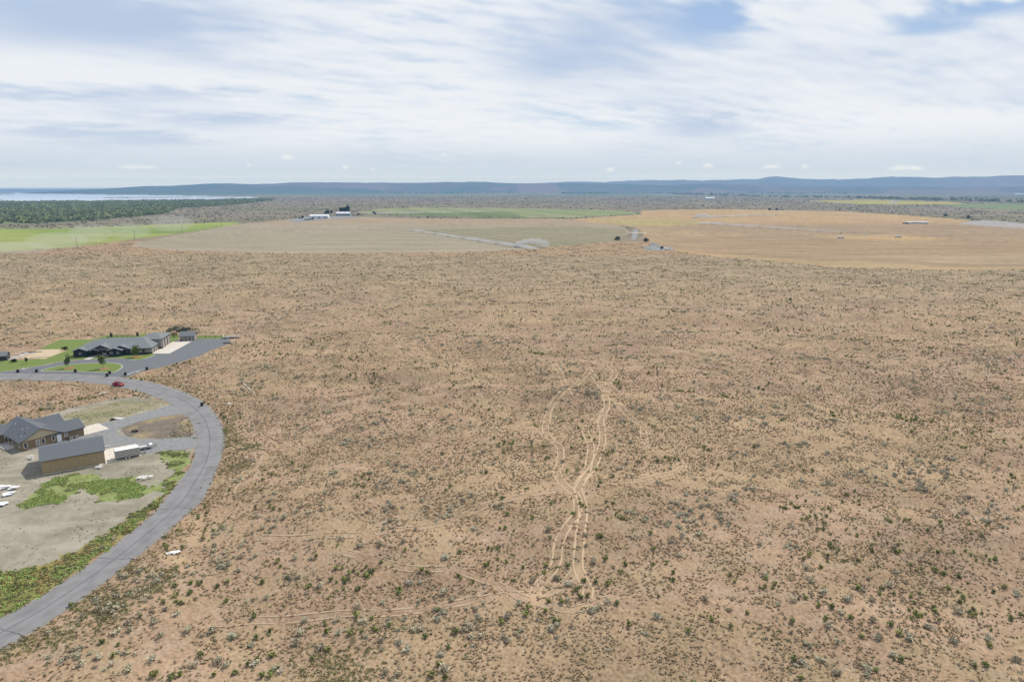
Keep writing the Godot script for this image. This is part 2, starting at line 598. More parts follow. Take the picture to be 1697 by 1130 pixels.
func sky_row(i: int) -> void:
	var a := PackedFloat32Array()
	a.resize(SKY_W * 3)
	var el := (0.5 - (i + 0.5) / SKY_H) * PI
	var step := 1 if el < 0.8 else 4
	var col := Color(0.5, 0.6, 0.7)
	for j in SKY_W:
		if el <= -0.004:
			col = Color(0.30, 0.27, 0.22).lerp(Color(0.58, 0.69, 0.80), 1.0 - sm(0.0, 0.03, -el))
		elif j % step == 0:
			col = sky_color(wrapf((j + 0.5) / SKY_W * TAU, -PI, PI), maxf(el, 0.0003))
		a[j * 3] = col.r
		a[j * 3 + 1] = col.g
		a[j * 3 + 2] = col.b
	sky_rows[i] = a

func build_sky() -> Sky:
	sky_rows.resize(SKY_H)
	var g := WorkerThreadPool.add_group_task(sky_row, SKY_H)
	WorkerThreadPool.wait_for_group_task_completion(g)
	var all := PackedFloat32Array()
	for r in sky_rows:
		all.append_array(r)
	sky_rows.clear()
	var im := Image.create_from_data(SKY_W, SKY_H, false, Image.FORMAT_RGBF, all.to_byte_array())
	var pm := PanoramaSkyMaterial.new()
	pm.panorama = ImageTexture.create_from_image(im)
	var s := Sky.new()
	s.sky_material = pm
	return s

# ---------------------------------------------------------------- shrubs
# a leafy shrub: many small pointed leaves and sprigs spread through a dome
func shrub_mesh(sd: int, wide: float, tall: float, n: int, leaf: float, lo: Color, hi: Color, spiky: float) -> ArrayMesh:
	var r := RandomNumberGenerator.new()
	r.seed = sd
	var b := MB.new()
	b.use_c = true
	var lumps := []
	for k in 5:
		lumps.append(Vector3(r.randf_range(-0.38, 0.38) * wide, r.randf_range(0.25, 0.6) * tall, r.randf_range(-0.38, 0.38) * wide))
	for k in n:
		var c: Vector3 = lumps[k % 5]
		var d := Vector3(r.randfn(), r.randfn() * 0.8 + 0.35, r.randfn()).normalized()
		var p := c + Vector3(d.x * wide * 0.55, d.y * tall * 0.45, d.z * wide * 0.55) * sqrt(r.randf())
		p.y = maxf(p.y, 0.02 * tall)
		var out := (d + Vector3(r.randfn(), r.randfn() + spiky, r.randfn()) * 0.45).normalized()
		var side := out.cross(Vector3(r.randfn(), r.randfn(), r.randfn())).normalized()
		if k % 3 > 0:
			# leaves that lie on the dome and face outwards
			out = side.cross(out).normalized()
		var len := leaf * r.randf_range(0.7, 1.4)
		var w := len * r.randf_range(0.3, 0.55)
		b.col = lo.lerp(hi, r.randf())
		p -= out * len * 0.4
		b.quad(p - side * w * 0.5, p + out * len * 0.55 - side * w * 0.9, p + out * len, p + out * len * 0.45 + side * w)
	for k in 4:
		b.col = Color(0.16, 0.12, 0.08)
		b.bar(Vector3(0, -0.05, 0), lumps[k] * 0.9, 0.035 * wide, 0.015 * wide, 3)
	return b.mesh()

const GREEN_LO := Color(0.140, 0.168, 0.058)
const GREEN_HI := Color(0.260, 0.280, 0.115)
const SAGE_LO := Color(0.300, 0.283, 0.210)
const SAGE_HI := Color(0.520, 0.490, 0.370)
const DRY_LO := Color(0.240, 0.195, 0.155)
const DRY_HI := Color(0.360, 0.300, 0.240)

func blocked(p: Vector2) -> bool:
	if p.x < -50.0 and p.y > -345.0:
		if Geometry2D.is_point_in_polygon(p, road_poly) or Geometry2D.is_point_in_polygon(p, yard) or Geometry2D.is_point_in_polygon(p, lot):
			return true
	return false

func seen(p: Vector2) -> bool:
	var d := -p.y
	return d > 70.0 and absf(p.x) < d * 0.80 + 14.0

func lay_shrubs() -> void:
	var track_cells := {}
	for t in tracks:
		for p in t:
			for dx in [-1, 0, 1]:
				track_cells[Vector2i(p.floor()) + Vector2i(dx, 0)] = true
	var meshes := {"green": [], "sage": [], "dry": []}
	for k in 4:
		meshes.green.append(shrub_mesh(10 + k, 0.62, 0.95, 80, 0.27, GREEN_LO, GREEN_HI, 0.5))
		meshes.sage.append(shrub_mesh(20 + k, 0.85, 0.80, 110, 0.22, SAGE_LO, SAGE_HI, 0.25))
		meshes.dry.append(shrub_mesh(30 + k, 0.70, 0.45, 56, 0.25, DRY_LO, DRY_HI, 0.3))
	var tuft := shrub_mesh(40, 0.35, 0.25, 12, 0.22, Color(0.23, 0.18, 0.115), Color(0.34, 0.27, 0.18), 0.8)
	var tuft_g := shrub_mesh(41, 0.40, 0.30, 14, 0.22, Color(0.15, 0.14, 0.07), Color(0.25, 0.225, 0.12), 0.8)
	var lists := {"green": [], "sage": [], "dry": []}
	# the shrubs that stand out, where they stand
	for g in placed_green:
		lists.green.append([g, 0.78 + 0.35 * rng.randf()])
	for g in placed_sage:
		lists.sage.append([g, 0.95 + 0.5 * rng.randf()])
	var tufts := []
	var tufts_g := []
	# clumped over the dry land, thinner where the soil is bare
	for q in 212000:
		var d := lerpf(78.0, 880.0, pow(rng.randf(), 0.72))
		var p := Vector2(rng.randf_range(-0.90, 0.90) * d + rng.randf_range(-20, 20), -d)
		var a := n_mid.get_noise_2d(p.x * 0.9, p.y * 1.1)
		var b := n_big.get_noise_2d(p.x * 0.9 + 77.0, p.y * 1.6)
		var c := n_mid.get_noise_2d(p.x * 2.2 + 31.0, p.y * 2.2)
		var f := rng.randf()
		if f > 0.10 + 0.90 * sm(-0.15, 0.55, a + 0.9 * c + 0.5 * b):
			continue
		if blocked(p):
			continue
		if d > 500.0 and region_of(p.x, p.y) > 0:
			continue
		var on_track: bool = track_cells.has(Vector2i(p.floor()))
		var s := 0.24 + 0.72 * pow(rng.randf(), 3.0)
		var kind := "green"
		var k := n_big.get_noise_2d(p.x * 1.3 - 500.0, p.y * 1.3) + 0.8 * n_mid.get_noise_2d(p.x + 900.0, p.y) + 0.5 * rng.randf() - 0.25
		var lush := sm(320.0, 520.0, d)
		if k > 0.02 + 0.26 * lush:
			kind = "sage"
			s *= 1.15
		elif k > -0.16 + 0.16 * lush:
			kind = "dry"
		s *= 1.0 + 0.05 * sm(230.0, 420.0, d)
		if on_track and rng.randf() < 0.85:
			continue
		if rng.randf() < 0.45 * (1.0 - lush) and s < 0.7:
			(tufts_g if kind == "green" and rng.randf() < 0.5 else tufts).append([p, s * 1.6])
			continue
		lists[kind].append([p, s])
		if kind == "sage" and rng.randf() < 0.3 or kind == "green" and rng.randf() < 0.12:
			for n in rng.randi_range(1, 4):
				lists[kind].append([p + Vector2(rng.randfn(), rng.randfn()) * 0.9, s * rng.randf_range(0.5, 1.0)])
	# dry grass and litter between them, near enough to tell
	for q in 300000:
		var d := lerpf(78.0, 430.0, pow(rng.randf(), 0.85))
		if rng.randf() < sm(170.0, 420.0, d):
			continue
		var p := Vector2(rng.randf_range(-0.80, 0.80) * d + rng.randf_range(-12, 12), -d)
		if n_mid.get_noise_2d(p.x * 2.0 + 5.0, p.y * 2.0) + 0.5 * n_big.get_noise_2d(p.x, p.y) < rng.randf_range(-0.5, 0.35) or blocked(p) or track_cells.has(Vector2i(p.floor())):
			continue
		if rng.randf() < 0.10:
			tufts_g.append([p, rng.randf_range(0.4, 1.0)])
		else:
			tufts.append([p, rng.randf_range(0.4, 1.1)])
	var patch := []
	var tuft_p := shrub_mesh(42, 0.42, 0.22, 14, 0.2, Color(0.20, 0.20, 0.10), Color(0.33, 0.31, 0.18), 0.5)
	for g in grass_patches:
		for q in int(g.z * g.z * 6.0):
			patch.append([Vector2(g.x, g.y) + Vector2(rng.randfn(), rng.randfn() * 1.2) * g.z * 0.45, rng.randf_range(0.6, 1.3)])
	patch = patch.filter(func(e): return not blocked(e[0]))
	scatter("pale_grass", "loose patches of pale green grass on the sand by the road", "grass", [tuft_p], patch)
	scatter("dry_grass", "pale tufts of dry grass strewn between the shrubs", "grass", [tuft], tufts)
	scatter("green_grass", "small green tufts of grass strewn between the shrubs", "grass", [tuft_g], tufts_g)
	single_out("green_shrub", "green shrub", meshes.green, lists.green, lists, 290)
	single_out("sagebrush", "sagebrush", meshes.sage, lists.sage, lists, 290)
	single_out("dry_brush", "brush", meshes.dry, lists.dry, lists, 120)

func scatter(called: String, label: String, category: String, meshes: Array, list: Array, sink := 0.02) -> void:
	for k in meshes.size():
		var mine := []
		for i in range(k, list.size(), meshes.size()):
			mine.append(list[i])
		var mm := MultiMesh.new()
		mm.transform_format = MultiMesh.TRANSFORM_3D
		mm.use_colors = true
		mm.mesh = meshes[k]
		mm.instance_count = mine.size()
		for i in mine.size():
			var p: Vector2 = mine[i][0]
			var s: float = mine[i][1]
			var bs := Basis(Vector3.UP, rng.randf() * TAU).scaled(Vector3(s, s * rng.randf_range(0.8, 1.2), s))
			mm.set_instance_transform(i, Transform3D(bs, on_land(p, -sink * s)))
			var t := rng.randf_range(0.72, 1.25)
			if p.y < -230.0 and called == "green_shrub":
				t *= 0.95
			mm.set_instance_color(i, Color(t * rng.randf_range(0.92, 1.12), t, t * rng.randf_range(0.9, 1.05)))
		var o := MultiMeshInstance3D.new()
		o.multimesh = mm
		o.material_override = M.leaf
		o.name = numbered(called)
		add_child(o)
		tag(o, label if k == 0 else label + (", mixed in" if k == 1 else ", in between" if k == 2 else ", scattered"), category, called.replace("_", " "))
		o.set_meta("kind", "stuff")

# the shrubs that show largest become things of their own, the rest one mass
func single_out(called: String, word: String, meshes: Array, list: Array, all: Dictionary, most: int) -> void:
	var near := []
	var rest := []
	var eye := Vector2(0, 0)
	for e in list:
		var p: Vector2 = e[0]
		var d := -p.y
		var zc := d * 0.976 + EYE * 0.218
		var px := p.x / zc
		if absf(px) < 0.745 and d > 87.0 and d < 330.0:
			near.append([e[1] / zc, e])
		else:
			rest.append(e)
	near.sort_custom(func(a, b): return a[0] > b[0])
	var grid := {}
	for kind in all:
		for e in all[kind]:
			if e[0].y > -260.0:
				var key := Vector2i((e[0] / 4.0).floor())
				if not grid.has(key):
					grid[key] = []
				grid[key].append([e[0], kind])
	for i in near.size():
		var e: Array = near[i][1]
		if i >= most:
			rest.append(e)
			continue
		var p: Vector2 = e[0]
		var zc := -p.y * 0.976 + EYE * 0.218
		var up := (-p.y * 0.218 - EYE * 0.976) / zc
		var px := p.x / zc
		var company := {"green": 0, "sage": 0, "dry": 0}
		var closest := 2.6
		var side := ""
		var key := Vector2i((p / 4.0).floor())
		for dx in [-1, 0, 1]:
			for dy in [-1, 0, 1]:
				for o in grid.get(key + Vector2i(dx, dy), []):
					if o[0] != p and o[0].distance_to(p) < 2.6:
						company[o[1]] += 1
						if o[0].distance_to(p) < closest:
							closest = o[0].distance_to(p)
							var w: Vector2 = o[0] - p
							side = (", nearest right" if w.x > 0 else ", nearest left") if absf(w.x) > absf(w.y) else (", nearest in front" if w.y > 0 else ", nearest behind")
		var beside := "alone on sand"
		if company.green > 0 and company.sage > 0:
			beside = "among mixed shrubs"
		elif company.green > 1:
			beside = "beside green shrubs"
		elif company.green == 1:
			beside = "beside one shrub"
		elif company.sage > 1:
			beside = "beside sagebrushes"
		elif company.sage == 1:
			beside = "beside one sagebrush"
		elif company.dry > 0:
			beside = "beside dry brush"
		var size := "large" if e[1] > 1.05 else "medium" if e[1] > 0.75 else "small"
		var tone: int = rng.randi_range(0, 2)
		var hue: String = {"green_shrub": ["dark", "olive", "bright"], "sagebrush": ["dull", "silvery", "pale"], "dry_brush": ["brown", "greyish", "straw"]}[called][tone]
		var across: String = ["left edge", "far left", "well left", "left", "just left of centre", "centre", "just right of centre", "right", "well right", "far right", "right edge"][clampi(int((px + 0.75) / 1.5 * 11.0), 0, 10)]
		var down: String = ["upper middle", "middle", "lower middle", "low", "bottom edge"][clampi(int((-up + 0.05) / 0.56 * 5.0), 0, 4)]
		var o := MeshInstance3D.new()
		o.mesh = meshes[i % meshes.size()]
		o.material_override = M["%s_%d" % [called, tone]]
		o.name = numbered(called)
		add_child(o)
		o.position = on_land(p, -0.02)
		o.rotation.y = rng.randf() * TAU
		o.scale = Vector3.ONE * float(e[1])
		tag(o, "%s %s %s %s%s, %s, %s" % [size, hue, word, beside, side, down, across], {"green_shrub": "shrub", "sagebrush": "sagebrush", "dry_brush": "brush"}[called], {"green_shrub": "green shrubs on the dry land", "sagebrush": "grey sagebrush on the dry land", "dry_brush": "dry brush on the sand"}[called])
	scatter(called, "scattered %s covering the dry land" % {"green_shrub": "small green shrubs", "sagebrush": "grey sagebrush", "dry_brush": "low dry brush"}[called], {"green_shrub": "shrub", "sagebrush": "sagebrush", "dry_brush": "brush"}[called], meshes, rest)

func tracks_with(list: Array) -> void:
	pass

# ---------------------------------------------------------------- trees
func crown_mesh(sd: int, r: Vector3, n: int, leaf: float, lo: Color, hi: Color, lump_count := 9) -> ArrayMesh:
	var g := RandomNumberGenerator.new()
	g.seed = sd
	var b := MB.new()
	b.use_c = true
	var lumps := []
	for k in lump_count:
		var d := Vector3(g.randfn(), g.randfn(), g.randfn()).normalized() * pow(g.randf(), 0.4)
		lumps.append([Vector3(d.x * r.x * 0.62, d.y * r.y * 0.72, d.z * r.z * 0.62), g.randf_range(0.75, 1.2)])
	for k in n:
		var l: Array = lumps[k % lump_count]
		var d := Vector3(g.randfn(), g.randfn(), g.randfn()).normalized()
		var p: Vector3 = l[0] + Vector3(d.x * r.x, d.y * r.y * 0.7, d.z * r.z) * 0.45 * pow(g.randf(), 0.35)
		var out := (d + Vector3(g.randfn(), g.randfn(), g.randfn()) * 0.6).normalized()
		var side := out.cross(Vector3(g.randfn(), g.randfn(), g.randfn())).normalized()
		var s := leaf * g.randf_range(0.7, 1.4)
		b.col = lo.lerp(hi, g.randf()) * float(l[1])
		b.quad(p - side * s * 0.35, p + out * s * 0.5 - side * s * 0.4, p + out * s, p + out * s * 0.4 + side * s * 0.45)
	return b.mesh()

func tree(called: String, label: String, p: Vector2, h: float, r: float, trunk: float, leaf: float, lo: Color, hi: Color, sd: int, group := "", n := 420) -> Node3D:
	var t := thing(called, label, "tree", on_land(p), 0.0, group)
	var b := MB.new()
	b.bar(Vector3(0, -0.2, 0), Vector3(0.05, h * 0.75, 0.03), trunk, trunk * 0.35, 7)
	for k in 5:
		var a := k * 2.4 + sd
		b.bar(Vector3(0.02, h * (0.3 + 0.07 * k), 0), Vector3(cos(a) * r * 0.6, h * (0.45 + 0.09 * k), sin(a) * r * 0.6), trunk * 0.45, trunk * 0.15, 5)
	part("trunk", b.mesh(), M.bark, t)
	part("crown", crown_mesh(sd, Vector3(r, h * 0.40, r), n, leaf, lo, hi), M.leaf, t, Vector3(0, h * 0.60, 0))
	return t

# ---------------------------------------------------------------- buildings
# gable roof over x0..x1, z0..z1 of a thing; ridge along "x" or "z"; he eave height, hr ridge height
func gable_roof(x0: float, x1: float, z0: float, z1: float, he: float, hr: float, along: String, over := 0.45, thick := 0.18) -> ArrayMesh:
	var b := MB.new()
	var a0 := x0 if along == "z" else z0
	var a1 := x1 if along == "z" else z1
	var mid := (a0 + a1) * 0.5
	var drop := over * (hr - he) / (mid - a0)
	var poly := PackedVector2Array([Vector2(a0 - over, he - drop), Vector2(mid, hr), Vector2(a1 + over, he - drop), Vector2(a1 + over, he - drop - thick), Vector2(mid, hr - thick), Vector2(a0 - over, he - drop - thick)])
	if along == "z":
		b.extrude(poly, z0 - over, z1 + over, "z")
	else:
		b.extrude(poly, x0 - over, x1 + over, "x")
	return b.mesh()

func gable_walls(x0: float, x1: float, z0: float, z1: float, he: float, hr: float, along: String) -> ArrayMesh:
	var b := MB.new()
	var a0 := x0 if along == "z" else z0
	var a1 := x1 if along == "z" else z1
	var poly := PackedVector2Array([Vector2(a0, -0.1), Vector2(a0, he - 0.19), Vector2((a0 + a1) * 0.5, hr - 0.19), Vector2(a1, he - 0.19), Vector2(a1, -0.1)])
	if along == "z":
		b.extrude(poly, z0, z1, "z")
	else:
		b.extrude(poly, x0, x1, "x")
	return b.mesh()

func hip_roof(x0: float, x1: float, z0: float, z1: float, he: float, hr: float, rx0: float, rx1: float, over := 0.5) -> ArrayMesh:
	var b := MB.new()
	var zm := (z0 + z1) * 0.5
	var a := Vector3(x0 - over, he, z0 - over)
	var c := Vector3(x1 + over, he, z0 - over)
	var d := Vector3(x1 + over, he, z1 + over)
	var e := Vector3(x0 - over, he, z1 + over)
	var p := Vector3(rx0, hr, zm)
	var q := Vector3(rx1, hr, zm)
	var k := Vector3(0, -0.2, 0)
	b.quad(a, c, q, p)
	b.quad(d, e, p, q)
	b.tri(c, d, q)
	b.tri(e, a, p)
	for s in [[a, c], [c, d], [d, e], [e, a]]:
		b.quad(s[0] + k, s[1] + k, s[1], s[0])
	b.quad(a + k, e + k, d + k, c + k)
	return b.mesh()

# a window or door on a wall: face "front" looks along +z, "right" along +x, "left" along -x
func opening(t: Node3D, called: String, at: Vector3, w: float, h: float, face: String, frame_m: Material, pane_m: Material, bars := 1, label := "") -> void:
	var turn: float = {"front": 0.0, "right": PI / 2, "left": -PI / 2, "back": PI}[face]
	var b := MB.new()
	var f := 0.09
	b.box(Vector3(-w / 2 - f, -f, 0), Vector3(-w / 2, h + f, 0.07))
	b.box(Vector3(w / 2, -f, 0), Vector3(w / 2 + f, h + f, 0.07))
	b.box(Vector3(-w / 2, h, 0), Vector3(w / 2, h + f, 0.07))
	b.box(Vector3(-w / 2, -f, 0), Vector3(w / 2, 0, 0.08))
	var o := part(called, b.mesh(), frame_m, t, at, Vector3(0, turn, 0))
	if label != "":
		o.set_meta("label", label)
	var n := bars + 1
	for k in n:
		var g := w / n
		var x := -w / 2 + g * k
		part("panel" if called.ends_with("door") else "pane", box_mesh(Vector3(x + 0.02, 0.02, 0.003), Vector3(x + g - 0.02, h - 0.02, 0.035)), pane_m, o)

func garage_door(t: Node3D, at: Vector3, w: float, h: float, face: String, m: Material, frame_m: Material) -> void:
	var turn: float = {"front": 0.0, "right": PI / 2, "left": -PI / 2}[face]
	var b := MB.new()
	b.box(Vector3(-w / 2 - 0.15, 0, 0), Vector3(-w / 2, h + 0.15, 0.08))
	b.box(Vector3(w / 2, 0, 0), Vector3(w / 2 + 0.15, h + 0.15, 0.08))
	b.box(Vector3(-w / 2, h, 0), Vector3(w / 2, h + 0.15, 0.08))
	var o := part("garage_door", b.mesh(), frame_m, t, at, Vector3(0, turn, 0))
	var n := maxi(4, int(h / 0.55))
	for k in n:
		part("panel", box_mesh(Vector3(-w / 2 + 0.01, h * k / n + 0.015, 0.003), Vector3(w / 2 - 0.01, h * (k + 1) / n - 0.015, 0.05)), m, o)

func box_part(t: Node, called: String, lo: Vector3, hi: Vector3, m: Material) -> MeshInstance3D:
	return part(called, box_mesh(lo, hi), m, t)

func tan_house() -> void:
	var o := Vector2(-129.8, -169.8)
	var t := thing("house", "tan house with blue grey shingle gable roofs and a white side door", "house", v3(o), deg_to_rad(53.35))
	part("wall", gable_walls(0, 9.8, -4.6, 0, 2.75, 5.2, "z"), M.tan_wall, t)
	part("wall", gable_walls(3.2, 6.6, -16, -4.6, 2.75, 4.3, "z"), M.tan_wall, t)
	part("wall", box_mesh(Vector3(6.6, -0.1, -16), Vector3(9.8, 2.6, -4.6)), M.tan_wall, t)
	part("wall", gable_walls(9.803, 15.2, -7, 0, 2.75, 4.5, "x"), M.tan_wall, t)
	part("wall", gable_walls(9.803, 13.6, -15.2, -9.6, 2.75, 4.4, "x"), M.tan_wall, t)
	part("wall", gable_walls(-9, -0.3, -17.2, -11.6, 2.75, 4.4, "x"), M.tan_wall, t)
	var r := part("roof", gable_roof(0, 9.8, -16, 0, 2.75, 5.2, "z"), M.roof_dark, t)
	part("roof", gable_roof(6.2, 15.2, -7, 0.02, 2.73, 4.5, "x", 0.42), M.roof_dark, t)
	part("roof", gable_roof(7.0, 13.6, -15.2, -9.6, 2.72, 4.4, "x", 0.42), M.roof_dark, t)
	part("roof", gable_roof(-9, 3.0, -17.2, -11.4, 2.72, 4.4, "x", 0.42), M.roof_dark, t)
	# pale gable boards under the rake, white fascia
	var g := MB.new()
	g.extrude(PackedVector2Array([Vector2(0.35, 2.68), Vector2(4.9, 4.93), Vector2(9.45, 2.68)]), 0.004, 0.05, "z")
	part("gable", g.mesh(), M.tan_light, t).set_meta("label", "paler gable face above the tan wall")
	part("fascia", box_mesh(Vector3(-0.2, 2.55, 0.004), Vector3(10.2, 2.66, 0.09)), M.trim_tan, t)
	for q in [[1.0, 0.75, 0.7, 1.35, 0], [3.9, 0.75, 0.7, 1.35, 1], [5.1, 0.75, 0.7, 1.35, 0], [7.6, 0.85, 0.6, 1.2, 0]]:
		opening(t, "window", Vector3(q[0], q[1], 0.002), q[2], q[3], "front", M.white, M.pale_glass if q[4] else M.glass, 0)
	opening(t, "door", Vector3(9.0, 0.05, 0.002), 0.95, 2.05, "front", M.white, M.door_white, 0)
	opening(t, "window", Vector3(10.7, 1.1, 0.002), 0.7, 0.8, "front", M.white, M.pale_glass, 0)
	opening(t, "window", Vector3(-0.002, 0.9, -1.6), 1.2, 1.1, "left", M.white, M.glass, 1)
	garage_door(t, Vector3(15.202, 0.02, -3.5), 4.8, 2.2, "right", M.tan_light, M.white)
	part("patio", box_mesh(Vector3(-2.0, -0.1, -11.4), Vector3(3.2, 0.14, -4.61)), M.concrete, t)
	for z in [-5.2, -8.3, -11.1]:
		part("post", box_mesh(Vector3(-0.35, 0.1, z - 0.1), Vector3(-0.15, 2.4, z + 0.1)), M.tan_light, t)
	# roof vents, pipes and an unfinished entry wall
	for q in [[2.2, -3.0], [2.6, -6.0], [3.2, -9.0], [1.4, -5.0], [1.0, -2.2], [3.0, -12.0], [3.4, -4.6]]:
		var y: float = 2.75 + q[0] * 0.5
		box_part(r, "roof_vent", Vector3(q[0] - 0.09, y - 0.05, q[1] - 0.09), Vector3(q[0] + 0.09, y + 0.2, q[1] + 0.09), M.white if int(q[1]) % 2 == 0 else M.dark)
	part("entry_wall", box_mesh(Vector3(9.9, 0, -9.55), Vector3(12.6, 2.5, -9.2)), M.brick_brown, t)
	for x in [11.6, 12.9]:
		var ac := thing("air_conditioner", "grey outdoor air conditioner on the %s of two pads by the tan house wall" % ("left" if x < 12 else "right"), "air conditioner", t.transform * Vector3(x, 0, 0.85), t.rotation.y, "air conditioners behind the tan house")
		part("case", box_mesh(Vector3(-0.42, 0.08, -0.42), Vector3(0.42, 0.95, 0.42)), M.metal_grey, ac)
		var fb := MB.new()
		fb.bar(Vector3(0, 0.952, 0), Vector3(0, 0.99, 0), 0.33, 0.33, 12)
		part("fan_grille", fb.mesh(), M.dark, ac)
		part("pad", box_mesh(Vector3(-0.55, 0, -0.55), Vector3(0.55, 0.079, 0.55)), M.concrete, ac)
	var pk := thing("picket_edging", "row of small white stakes along the foot of the tan wall", "edging", t.transform * Vector3(1.2, 0, 0.55), t.rotation.y)
	for k in 9:
		part("stake", box_mesh(Vector3(k * 0.33, -0.05, 0), Vector3(k * 0.33 + 0.1, 0.42, 0.05)), M.white, pk)
	# hollow by the patio: retaining edge
	var e := thing("retaining_edge", "white concrete edging at the corner of the patio slab", "edging", t.transform * Vector3(-2.3, 0, -9.5), t.rotation.y)
	part("edge", box_mesh(Vector3(-0.15, -0.1, 0), Vector3(0.15, 0.3, 4.4)), M.concrete, e)

func shop_building() -> void:
	var o := Vector2(-114, -154.6)
	var turn := deg_to_rad(33.56)
	var t := thing("workshop", "long tan metal workshop with plain wall and blue grey roof", "workshop", v3(o), turn)
	part("wall", gable_walls(0, 13.1, -12, 0, 3.75, 5.25, "x"), M.tan_shop, t)
	part("roof", gable_roof(0, 13.1, -12, 0, 3.75, 5.25, "x", 0.4, 0.16), M.roof_dark, t)
	part("base_trim", box_mesh(Vector3(0.02, -0.1, 0.003), Vector3(13.08, 0.16, 0.03)), M.concrete, t)
	for x in [-0.02, 13.06]:
		part("corner_trim", box_mesh(Vector3(x, 0.165, 0.004), Vector3(x + 0.07, 3.5, 0.05)), M.trim_tan, t)
	garage_door(t, Vector3(13.102, 0.02, -4.2), 3.6, 3.2, "right", M.white, M.white)
	garage_door(t, Vector3(13.102, 0.02, -8.6), 3.0, 2.8, "right", M.white, M.white)
	# the enclosed trailer parked on the apron
	var tr := thing("enclosed_trailer", "white enclosed cargo trailer with two axles parked beside the tan workshop", "trailer", t.transform * Vector3(15.4, 0, -0.35), turn)
	var b := MB.new()
	b.extrude(PackedVector2Array([Vector2(0, 0.55), Vector2(0, 2.45), Vector2(0.12, 2.55), Vector2(5.45, 2.55), Vector2(5.75, 2.35), Vector2(5.75, 0.55)]), -2.35, 0.0, "z")
	part("body", b.mesh(), M.trailer, tr)
	part("roof_skin", box_mesh(Vector3(0.1, 2.552, -2.3), Vector3(5.45, 2.575, -0.05)), M.white, tr)
	part("skirt", box_mesh(Vector3(0.05, 0.45, -2.3), Vector3(5.7, 0.548, -0.02)), M.dark, tr)
	for x in [2.35, 3.15]:
		for z in [-2.37, 0.02]:
			wheel(tr, Vector3(x, 0.33, z), 0.33, 0.2, M.white)
	var fm := MB.new()
	fm.bar(Vector3(5.75, 0.5, -0.4), Vector3(7.1, 0.45, -1.17), 0.05, 0.05, 5)
	fm.bar(Vector3(5.75, 0.5, -1.95), Vector3(7.1, 0.45, -1.17), 0.05, 0.05, 5)
	fm.bar(Vector3(6.8, 0.02, -1.17), Vector3(6.8, 0.75, -1.17), 0.05, 0.05, 5)
	part("drawbar", fm.mesh(), M.dark, tr)
	for k in 8:
		part("seam", box_mesh(Vector3(0.6 + k * 0.62, 0.56, 0.002), Vector3(0.63 + k * 0.62, 2.4, 0.012)), M.metal_grey, tr)
	# open utility trailer ahead of it
	var u := thing("utility_trailer", "low open utility trailer with a white box, ahead of the cargo trailer", "trailer", t.transform * Vector3(20.9, 0, -4.6), turn)
	part("deck", box_mesh(Vector3(0, 0.55, -1.7), Vector3(3.6, 0.66, 0)), M.metal_grey, u)
	for s in [[Vector3(0, 0.662, -0.06), Vector3(3.6, 1.0, 0)], [Vector3(0, 0.662, -1.7), Vector3(3.6, 1.0, -1.64)], [Vector3(0, 0.662, -1.63), Vector3(0.06, 1.0, -0.07)]]:
		part("side_rail", box_mesh(s[0], s[1]), M.metal_light, u)
	part("toolbox", box_mesh(Vector3(2.8, 0.663, -1.5), Vector3(3.5, 1.25, -0.2)), M.white, u)
	part("load", box_mesh(Vector3(0.5, 0.663, -1.3), Vector3(2.2, 0.92, -0.4)), M.metal_light, u)
	for z in [-1.75, 0.05]:
		wheel(u, Vector3(1.7, 0.3, z), 0.3, 0.18, M.metal_light)
		part("mudguard", box_mesh(Vector3(1.25, 0.62, z - 0.12), Vector3(2.15, 0.66, z + 0.12)), M.dark, u)
	var d := MB.new()
	d.bar(Vector3(3.6, 0.55, -0.3), Vector3(4.8, 0.45, -0.85), 0.045, 0.045, 5)
	d.bar(Vector3(3.6, 0.55, -1.4), Vector3(4.8, 0.45, -0.85), 0.045, 0.045, 5)
	part("drawbar", d.mesh(), M.dark, u)
	# planks and scrap along the wall
	var pl := thing("plank", "long pale plank on the ground along the workshop's foot", "plank", t.transform * Vector3(8.8, 0.04, 1.0), turn + 0.05)
	part("board", box_mesh(Vector3(0, 0, 0), Vector3(4.6, 0.07, 0.3)), M.wood_pale, pl)

func wheel(t: Node, at: Vector3, r: float, w: float, rim: Material) -> void:
	var b := MB.new()
	b.bar(Vector3(0, 0, -w / 2), Vector3(0, 0, w / 2), r, r, 14)
	var o := part("wheel", b.mesh(), M.rubber, t, at)
	var c := MB.new()
	c.bar(Vector3(0, 0, -w / 2 - 0.02), Vector3(0, 0, w / 2 + 0.02), r * 0.6, r * 0.6, 12)
	part("rim", c.mesh(), rim, o)

